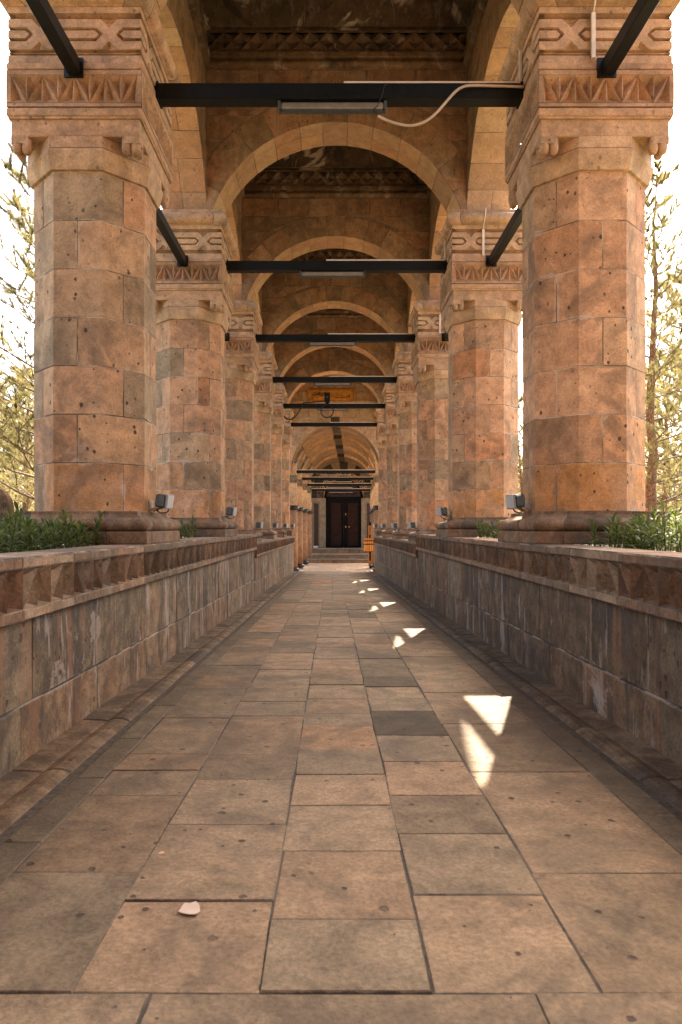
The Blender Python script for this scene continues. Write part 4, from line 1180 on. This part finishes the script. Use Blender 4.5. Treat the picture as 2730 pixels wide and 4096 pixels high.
# ---- ochre sign above the portico arch
sx0, sx1 = (707.5-764)/1600*33.18, (814.7-764)/1600*33.18; sz1, sz0 = (1210-894.4)/1600*33.18, (1210-922.6)/1600*33.18
sg = thing('calligraphy_sign', 'long ochre signboard with black calligraphy on the portico wall', 'sign', ((sx0+sx1)/2, 33.14, sz0))
w, h = (sx1-sx0)/2, sz1-sz0
m = MB(); m.box((-w, -.02, 0), (w, .02, h), bev=.006); m.build('board', M_SIGN, sg)
m = MB(); u = lambda px: (px-782)/700*w; vv = lambda py: h*(1-(py-125)/370)
def stroke(pts, r): m.tube(smooth([(u(a), -.026, vv(b)) for a, b in pts]), r, 6)
stroke([(165, 155), (1390, 165)], .006); stroke([(165, 470), (1400, 490)], .006); stroke([(108, 215), (108, 405)], .006); stroke([(1452, 225), (1452, 430)], .006)
for cx, cy, a0 in ((108, 150, 0), (1452, 165, 90), (1452, 490, 180), (108, 470, 270)):
    s_ = {0: (1, 1), 90: (-1, 1), 180: (-1, -1), 270: (1, -1)}[a0]
    stroke([(cx+s_[0]*60, cy), (cx+s_[0]*50, cy+s_[1]*40), (cx, cy+s_[1]*60)], .006)
    stroke([(cx+s_[0]*12, cy+s_[1]*6), (cx+s_[0]*30, cy+s_[1]*10)], .022)
stroke([(805, 375), (812, 340), (900, 370), (1040, 385), (1180, 375), (1280, 350), (1335, 330), (1340, 300), (1320, 305)], .014)
stroke([(1300, 372), (1330, 368), (1345, 335)], .02)
stroke([(745, 345), (720, 300), (640, 300), (600, 300), (560, 260), (500, 255), (470, 275), (500, 300), (560, 300), (590, 290)], .016)
for x in (640, 665, 690, 715, 738): stroke([(x, 335), (x+3, 262)], .011)
stroke([(590, 300), (520, 320), (510, 365)], .016); stroke([(510, 320), (450, 320), (435, 290), (430, 210)], .019); stroke([(400, 285), (402, 215)], .018)
stroke([(430, 300), (370, 300), (290, 300), (250, 270), (290, 240), (350, 245), (372, 270), (330, 300), (290, 340)], .016)
stroke([(270, 295), (240, 320), (230, 380), (242, 450)], .012)
for a in ((265, 210, 340, 205), (320, 190, 375, 190), (465, 230, 515, 215), (570, 245, 640, 212), (300, 365, 370, 350), (385, 365, 455, 350), (560, 350, 590, 375), (1200, 405, 1280, 395), (640, 235, 690, 235)): stroke([a[:2], a[2:]], .006)
for a in ((615, 240), (785, 290), (1255, 325), (225, 280)): stroke([a, (a[0]+8, a[1]+3)], .014)
m.build('calligraphy', M_INK, sg)

# ---- wooden litter bin on its post
bx, by = (851.0-764)/1600*37.2, 37.2
lb = thing('litter_bin', 'slatted orange wooden litter bin hung on a post beside the right parapet end', 'litter bin', (bx, by, ZTR))
K = .3189/1.7411/1600*37.2*.5767
pz = lambda cy: (1210-(2060+cy*.1105)/1.7411)/1600*37.2-ZTR
px_ = lambda cx: ((1430+cx*.1105)/1.7411-764)/1600*37.2-bx
m = MB(); m.box((px_(405), -.08, .16), (px_(515), .08, pz(385)), bev=.012); post = m.build('post', M_WOOD, lb)
m = MB(); m.box((px_(412), -.085, pz(385)), (px_(508), .085, pz(265)), bev=.008); m.box((px_(432), -.09, pz(1660)), (px_(492), -.081, pz(1335))); m.box((px_(428), -.086, pz(835)), (px_(482), -.081, pz(720)))
m.box((px_(437), -.088, .012), (px_(532), .088, pz(1820)), bev=.006); m.box((px_(375), -.2, 0), (px_(610), .2, .014)); m.build('post_fittings', M_BLACK, lb)
m = MB(); vs, fs = text_polys('2012', .145); base = len(m.v)
cz0 = (pz(460)+pz(630))/2; cx0 = (px_(435)+px_(470))/2
for v in vs: m.vert((cx0+v.y*1.0, -.083, cz0-v.x*1.0))
for f in fs: m.face([base+q for q in f])
m.build('year_lettering', M_INK, post)
m = MB(); zb, zt_ = pz(1310), pz(845); xs0, xs1 = px_(240), px_(690)
n = 6; W = xs1-xs0
def slat_row(ax0, ax1, yy, along_x):
    for k in range(n):
        a = ax0+(ax1-ax0)*k/n; b = ax0+(ax1-ax0)*(k+.80)/n; zt2 = zt_+rnd.uniform(-.006, .006)
        if along_x: m.box((a, yy-.012, zb), (b, yy+.012, zt2), (rnd.random(), .5, 0), 0, .004)
        else: m.box((yy-.012, a, zb), (yy+.012, b, zt2), (rnd.random(), .5, 0), 0, .004)
ycen = -.32
slat_row(xs0, xs0+W*.86, ycen-.22, True); slat_row(xs0, xs0+W*.86, ycen+.20, True); slat_row(ycen-.2, ycen+.2, xs0+.012, False); slat_row(ycen-.2, ycen+.2, xs0+W*.86-.02, False)
bk = m.build('slatted_basket', M_WOOD, lb)
for cy in (930, 1055):
    m = MB(); z = pz(cy); e = xs0+W*.86
    for (a, b) in (((xs0-.02, ycen-.245), (e+.02, ycen-.235)), ((xs0-.02, ycen+.215), (e+.02, ycen+.225)), ((xs0-.02, ycen-.235), (xs0-.01, ycen+.215)), ((e+.005, ycen-.235), (e+.015, ycen+.215))):
        m.box((a[0], a[1], z-.026), (b[0], b[1], z+.026))
    m.build('iron_hoop', M_BLACK, bk)
m = MB(); m.box((xs0+.03, ycen-.20, zb+.01), (xs0+W*.86-.03, ycen+.18, zt_-.06)); m.build('dark_gap_fill', M_BLACK, bk)  # black box added so the gaps between slats read as shaded
m = MB()
m.box((xs0, ycen-.23, zb-.03), (xs0+W*.86, ycen+.21, zb-.002)); m.build('bottom_tray', M_BLACK, bk)

# ---- ground, planting beds
xsn = [-160, -60, -25, -12, -6, -3.4, WL-.335, WL-.334, WR+.334, WR+.335, 3.6, 6, 12, 25, 60, 160]
ysn = [-80, -30, -10, -4.01, -4, 0, 6, 12, 18, 24, YEND-.01, YEND+.01, 34, 40, 50, 70, 120, 260]
m = MB(); g = []
def gz(x, y):
    if WL-.3345 < x < WR+.3345: return -4.2 if -4.005 < y < YEND else (-2.27 if y > 20 else -1.2)
    z = -.31 if y < 12 else (-.31-.035*(y-12) if y < YEND else -2.27)
    if abs(x) > 30: z = -.3+.10*(abs(x)-30)
    if y > 60: z = -2.27+.1*(y-60)
    return min(z, 14)
for y in ysn: g.append([m.vert((x, y, gz(x, y))) for x in xsn])
for j in range(len(ysn)-1):
    for i in range(len(xsn)-1): m.face((g[j][i], g[j][i+1], g[j+1][i+1], g[j+1][i]))
tag(m.build('garden_ground', M_GROUND), kind='structure')
for side, xa, xb in (('left', -3.25, WL-.32), ('right', WR+.32, 3.5)):
    m = MB()
    for j in range(60):
        y0_, y1_ = -4+33.4*j/60, -4+33.4*(j+1)/60
        for k in range(6):
            a, b = xa+(xb-xa)*k/6, xa+(xb-xa)*(k+1)/6
            zz = lambda x, y: -.235+copez(y)+.02*math.sin(x*9+y*5)+.015*math.sin(y*13-x*4)
            m.poly([(a, y0_, zz(a, y0_)), (b, y0_, zz(b, y0_)), (b, y1_, zz(b, y1_)), (a, y1_, zz(a, y1_))])
    tag(m.build('planting_soil', M_SOIL), kind='structure')
def leaf(m, p, d, L, w, droop, tone):
    d = Vector(d).normalized(); sd = d.cross(Vector((0,0,1)))
    if sd.length < .05: sd = Vector((1,0,0))
    sd.normalize(); prev = None; n = 4; q = Vector(p); dr = d.copy()
    for k in range(n+1):
        f = k/n; ww = w*(math.sin(PI*(f*.86+.08)))
        fold = Vector((0,0,.25*ww))
        a, c, b = m.vert(q-sd*ww+fold), m.vert(q), m.vert(q+sd*ww+fold)
        if prev:
            m.face((prev[0], prev[1], c, a), tone, 0, True); m.face((prev[1], prev[2], b, c), tone, 0, True)
        prev = (a, c, b); q = q+dr*(L/n); dr = (dr+Vector((0,0,-droop/n))).normalized()
def bed(label, x0, x1, y0, y1, z, n, hmin, hmax, seed, part=0.3):
    r = random.Random(seed); m = MB(); org = ((x0+x1)/2, (y0+y1)/2, z)
    for _ in range(n):
        px, py = r.uniform(x0, x1)-org[0], r.uniform(y0, y1)-org[1]; H = r.uniform(hmin, hmax)*(1 if r.random() < .85 else 1.25)
        lean = Vector((r.uniform(-.25, .25), r.uniform(-.25, .25), 1))
        top = Vector((px, py, 0))+lean*H
        m.tube([(px, py, -.03), tuple(top)], [.006, .003], 4, (.2,.5,0))
        nl = int(H/.016); a = r.uniform(0, 6)
        for k in range(nl):
            f = (k+1)/nl; a += 2.4+r.uniform(-.4, .4)
            p = Vector((px, py, 0))+lean*(H*(.12+.88*f))
            el = r.uniform(.15, .6)+.75*f
            d = (math.cos(a)*math.cos(el), math.sin(a)*math.cos(el), math.sin(el))
            leaf(m, p, d, r.uniform(.09, .17)*(1.1-.45*f), r.uniform(.008, .013), r.uniform(.5, 1.5), (r.random(), .5, 0))
    o = m.build('bed_plants', M_LEAF); o.location = org; tag(o, label, 'plants', 'planting beds between the columns', 'stuff')
bed('dense narrow-leaved green plants before the nearest left column', -3.35, WL-.37, 4.2, 6.05, -.235, 230, .13, .28, 1)
bed('sunlit narrow-leaved green plants before the nearest right column', WR+.37, 3.75, 4.2, 6.05, -.235, 250, .13, .29, 2)
bed('green plants between the nearest and second left columns', -3.2, WL-.37, 7.6, 10.4, -.235, 190, .14, .29, 3)
bed('green plants between the nearest and second right columns', WR+.37, 3.6, 7.6, 10.4, -.235, 220, .14, .30, 4)
bed('thin green plants between the second and third left columns', -3.0, WL-.37, 12.1, 14.3, -.235, 26, .15, .34, 5)
bed('green plants between the second and third right columns', WR+.37, 3.4, 12.1, 14.3, -.235, 60, .14, .34, 6)

# ---- gravestones and tap in the garden
t = thing('gravestone', 'round-topped inscribed gravestone behind the left planting', 'gravestone', (-4.50, 9.0, -.32))
m = MB(); prof = [(-.33, 0), (.33, 0), (.33, .52)]+[(.33*math.cos(a), .55+.33*math.sin(a)) for a in [PI*k/16 for k in range(17)]]+[(-.33, .52)]
f0 = [m.vert((x, 0, z)) for x, z in prof]; f1 = [m.vert((x, .12, z)) for x, z in prof]
m.face(f0, (.5,.4,0)); m.face(f1[::-1], (.5,.4,0))
for k in range(len(prof)): m.face((f0[k], f1[k], f1[(k+1) % len(prof)], f0[(k+1) % len(prof)])[::-1], (.5,.4,0))
st = m.build('slab', M_BASE, t)
m = MB()
for line, zz, sz in (('\u0130K \u2767', .72, .17), ('UK G\u00dcLT\u00dcP', .575, .12), ('N SOLDUN', .46, .12), ('ME G\u00d6MD\u00dcM', .345, .12), ('RUHUNA', .235, .11)):
    vs, fs = text_polys(line, sz); base = len(m.v)
    wmax = max(abs(v.x) for v in vs) or 1; sc = min(1.0, .29/wmax)
    for v in vs: m.vert((v.x*sc, -.006, zz+v.y))
    for f in fs: m.face([base+q for q in f])
m.build('inscription', M_INK, st)
m = MB(); prof = [(-.26, 0), (.26, 0), (.27, .36), (.20, .47), (.10, .44), (.02, .50), (-.12, .46), (-.24, .40)]
f0 = [m.vert((x, 0, z)) for x, z in prof]; f1 = [m.vert((x*.95, .16, z*.97)) for x, z in prof]
m.face(f0, (.9,.5,0)); m.face(f1[::-1], (.9,.5,0))
for k in range(len(prof)): m.face((f0[k], f1[k], f1[(k+1) % 8], f0[(k+1) % 8])[::-1], (.9,.5,0))
o = m.build('gravestone', M_BASE); o.location = (4.72, 9.2, -.32); tag(o, 'rough weathered gravestone behind the right planting', 'gravestone')
t = thing('garden_tap', 'small black garden tap with a red handle beside the right pine trunk', 'tap', (4.74, 10.55, -.32))
m = MB(); m.tube([(0,0,0), (0,0,.55)], .016, 8); m.tube([(0,0,.52), (.05,-.03,.53), (.06,-.04,.50)], .012, 6); m.build('standpipe', M_BLACK, t)
m = MB(); m.box((-.035, -.012, .56), (.035, .012, .59), bev=.004); m.build('handle', plain('red_handle', (.6,.08,.02), .4), t)

# ---- pines
def pine_proto(seed, H, spread, tr, dens, nl, low=.12):
    r = random.Random(seed); tk, br, nd, cn = MB(), MB(), MB(), MB()
    pts = []; bx_ = by_ = 0
    for k in range(13):
        pts.append((bx_, by_, H*k/12-.1)); bx_ += r.uniform(-.07, .07); by_ += r.uniform(-.07, .07)
    rad = [tr*(1-.93*k/12) for k in range(13)]
    tk.tube(pts, rad, 10)
    def tuft(p, d, L, n):
        d = d.normalized(); t0 = r.random()
        ref = Vector((0,0,1)) if abs(d.z) < .9 else Vector((1,0,0)); a = d.cross(ref).normalized(); b = d.cross(a)
        for _ in range(n):
            ph = r.uniform(0, 2*PI); op = r.uniform(.15, 1.1)
            v = (d*math.cos(op)+(a*math.cos(ph)+b*math.sin(ph))*math.sin(op)).normalized()
            s = v.cross(Vector((r.uniform(-1,1), r.uniform(-1,1), r.uniform(-1,1))))
            if s.length < 1e-3: continue
            s = s.normalized()*nl*.020; q = p-d*r.uniform(0, .07); l = L*r.uniform(.7, 1.15)
            i = [nd.vert(q-s), nd.vert(q+s), nd.vert(q+v*l+s*.3)]
            nd.face(i, (min(1, max(0, t0*.6+r.random()*.4)), .5, 0))
    def twig(p, d, L, depth, rad_):
        n = 4; P = [p.copy()]; q = p.copy(); dd = d.copy()
        for k in range(n):
            dd = (dd+Vector((r.uniform(-.18,.18), r.uniform(-.18,.18), r.uniform(-.05,.22)))).normalized(); q = q+dd*L/n; P.append(q.copy())
        br.tube(P, [rad_*(1-.75*k/n) for k in range(n+1)], 5, caps=False)
        if depth == 0:
            for k in range(1, n+1):
                if k >= 2 or r.random() < .8: tuft(P[k], dd, nl, dens)
            if r.random() < .10:
                c = P[2]; nd.lathe([(.006, -.045), (.026, -.02), (.03, .0), (.022, .03), (.004, .05)], 7, tuple(c+Vector((0,0,-.03))), m=1)
        else:
            for k in range(1, n+1):
                for sgn in (-1, 1):
                    if r.random() < .85:
                        side = dd.cross(Vector((0,0,1))).normalized()*sgn
                        twig(P[k], (dd*.75+side*r.uniform(.5, 1)+Vector((0,0,r.uniform(-.1,.45)))).normalized(), L*r.uniform(.30, .48)*(1.1-.12*k), depth-1, rad_*.5)
            tuft(P[-1], dd, nl, dens)
    z = H*low
    while z < H*.98:
        f = z/H; k = min(11, int(f*12)); a, b = Vector(pts[k]), Vector(pts[k+1]); base = a+(b-a)*(f*12-k)
        Lb = spread*(1-f)**.75*r.uniform(.75, 1.15)+.25; ph = r.uniform(0, 6)
        for q in range(r.choice([3, 4, 5])):
            an = ph+q*2*PI/4.3+r.uniform(-.3, .3); up = .05+.55*f
            twig(base, Vector((math.cos(an), math.sin(an), up)).normalized(), Lb, 1, .022*(1-.6*f)+.004)
        z += H*r.uniform(.042, .062)
    return tk, br, nd, cn
protos = []
for seed, H, sp, tr, dens, nl in ((3, 9.3, 2.0, .14, 52, .16), (8, 7.6, 2.3, .12, 52, .16), (15, 6.2, 2.6, .13, 42, .21)):
    protos.append(pine_proto(seed, H, sp, tr, dens, nl))
made = {}
def pine(v, x, y, sc, rz, label):
    if v not in made:
        t = thing('pine_tree', label, 'tree', (0,0,0), 'pines in the garden'); tk, br, nd, cn = protos[v]
        trk = tk.build('trunk', M_BARK, t); br.build('branches', M_TWIG, trk); nd.build('crown', [M_NEEDLE, M_CONE], t); made[v] = t
    else: t = copy_tree(made[v]); t['label'] = label
    t.location = (x, y, gz(x, y)-.05); t.scale = (sc, sc, sc); t.rotation_euler = (0, 0, rz)
pine(0, .4605*16.5, 16.5, 1.0, .6, 'slender reddish pine right of the nearest right column')
pine(1, -.405*13.0, 13.0, 1.0, 2.0, 'young pine behind the nearest left column, branches reaching left')
pine(2, -.452*19.0, 19.0, .8, 1.0, 'low forked pine beyond the gravestone at the left edge')
pine(0, -.50*21, 21, .72, 4.0, 'tall thin pine at the far left edge of the garden')
pine(1, .515*19.5, 19.5, 1.05, 5.0, 'bushy pine at the right edge, behind the slender trunk')
k = 0
spots = [(-.44, 26), (-.47, 31), (-.40, 34), (-.52, 36), (-.255, 30), (-.245, 40), (-.30, 45), (.47, 25), (.44, 31), (.50, 34), (.54, 28), (.275, 30), (.27, 42), (.32, 47), (-.60, 24), (.62, 24), (-.7, 33), (.7, 35)]
where = ['left', 'right']
for (s, y) in spots:
    v = (2, 1, 2, 0, 2)[k % 5]
    pine(v, s*y, y, .82+.35*((k*37) % 10)/10, k*1.7, 'golden green pine in the wood beyond the %s arcade, about %s' % ('left' if s < 0 else 'right', ['halfway down the walk', 'level with the portico', 'well past the portico'][0 if y < 27 else (1 if y < 38 else 2)])); k += 1

# ---- light
w = bpy.data.worlds.new('World'); scn.world = w; w.use_nodes = True
N = w.node_tree.nodes; L = w.node_tree.links
sky = N.new('ShaderNodeTexSky'); sky.sky_type = 'NISHITA'; sky.sun_disc = False
SUN = Vector((.283, .877, 1.0)).normalized()
el = math.asin(SUN.z); az = math.atan2(SUN.x, SUN.y)
sky.sun_elevation = el; sky.sun_rotation = az
sky.air_density = 1.0; sky.dust_density = 6.0; sky.ozone_density = .3
tint = N.new('ShaderNodeMix'); tint.data_type = 'RGBA'; tint.blend_type = 'MULTIPLY'; tint.inputs[0].default_value = 1.0
tint.inputs[7].default_value = (1.0, .975, .935, 1)
L.new(sky.outputs[0], tint.inputs[6]); L.new(tint.outputs[2], N['Background'].inputs['Color'])
N['Background'].inputs['Strength'].default_value = .15
sd = bpy.data.lights.new('sun', 'SUN'); sd.energy = 4.5; sd.angle = R(.5); sd.color = (1.0, .90, .76)
so = bpy.data.objects.new('sun', sd); COL.objects.link(so); so.rotation_euler = (-SUN).to_track_quat('-Z', 'Y').to_euler(); so.location = (6, 20, 25)
scn.view_settings.view_transform = 'Standard'; scn.view_settings.look = 'None'; scn.view_settings.gamma = 1
scn.view_settings.exposure = 2.72
scn.render.film_transparent = False
scn.cycles.max_bounces = 6; scn.cycles.diffuse_bounces = 4

# ---- camera
cd = bpy.data.cameras.new('camera'); cam = bpy.data.objects.new('camera', cd); COL.objects.link(cam)
cd.sensor_fit = 'HORIZONTAL'; cd.sensor_width = 36; cd.lens = 36*1600/1568
cd.shift_x = 20/1568; cd.shift_y = 33.5/1568
cd.clip_start = .05; cd.clip_end = 600
cam.location = (0, 0, 0); cam.rotation_euler = (PI/2, 0, 0)
scn.camera = cam
scn.render.filter_size = 1.1
cd.dof.use_dof = True; cd.dof.focus_distance = 11.0; cd.dof.aperture_fstop = 9.0
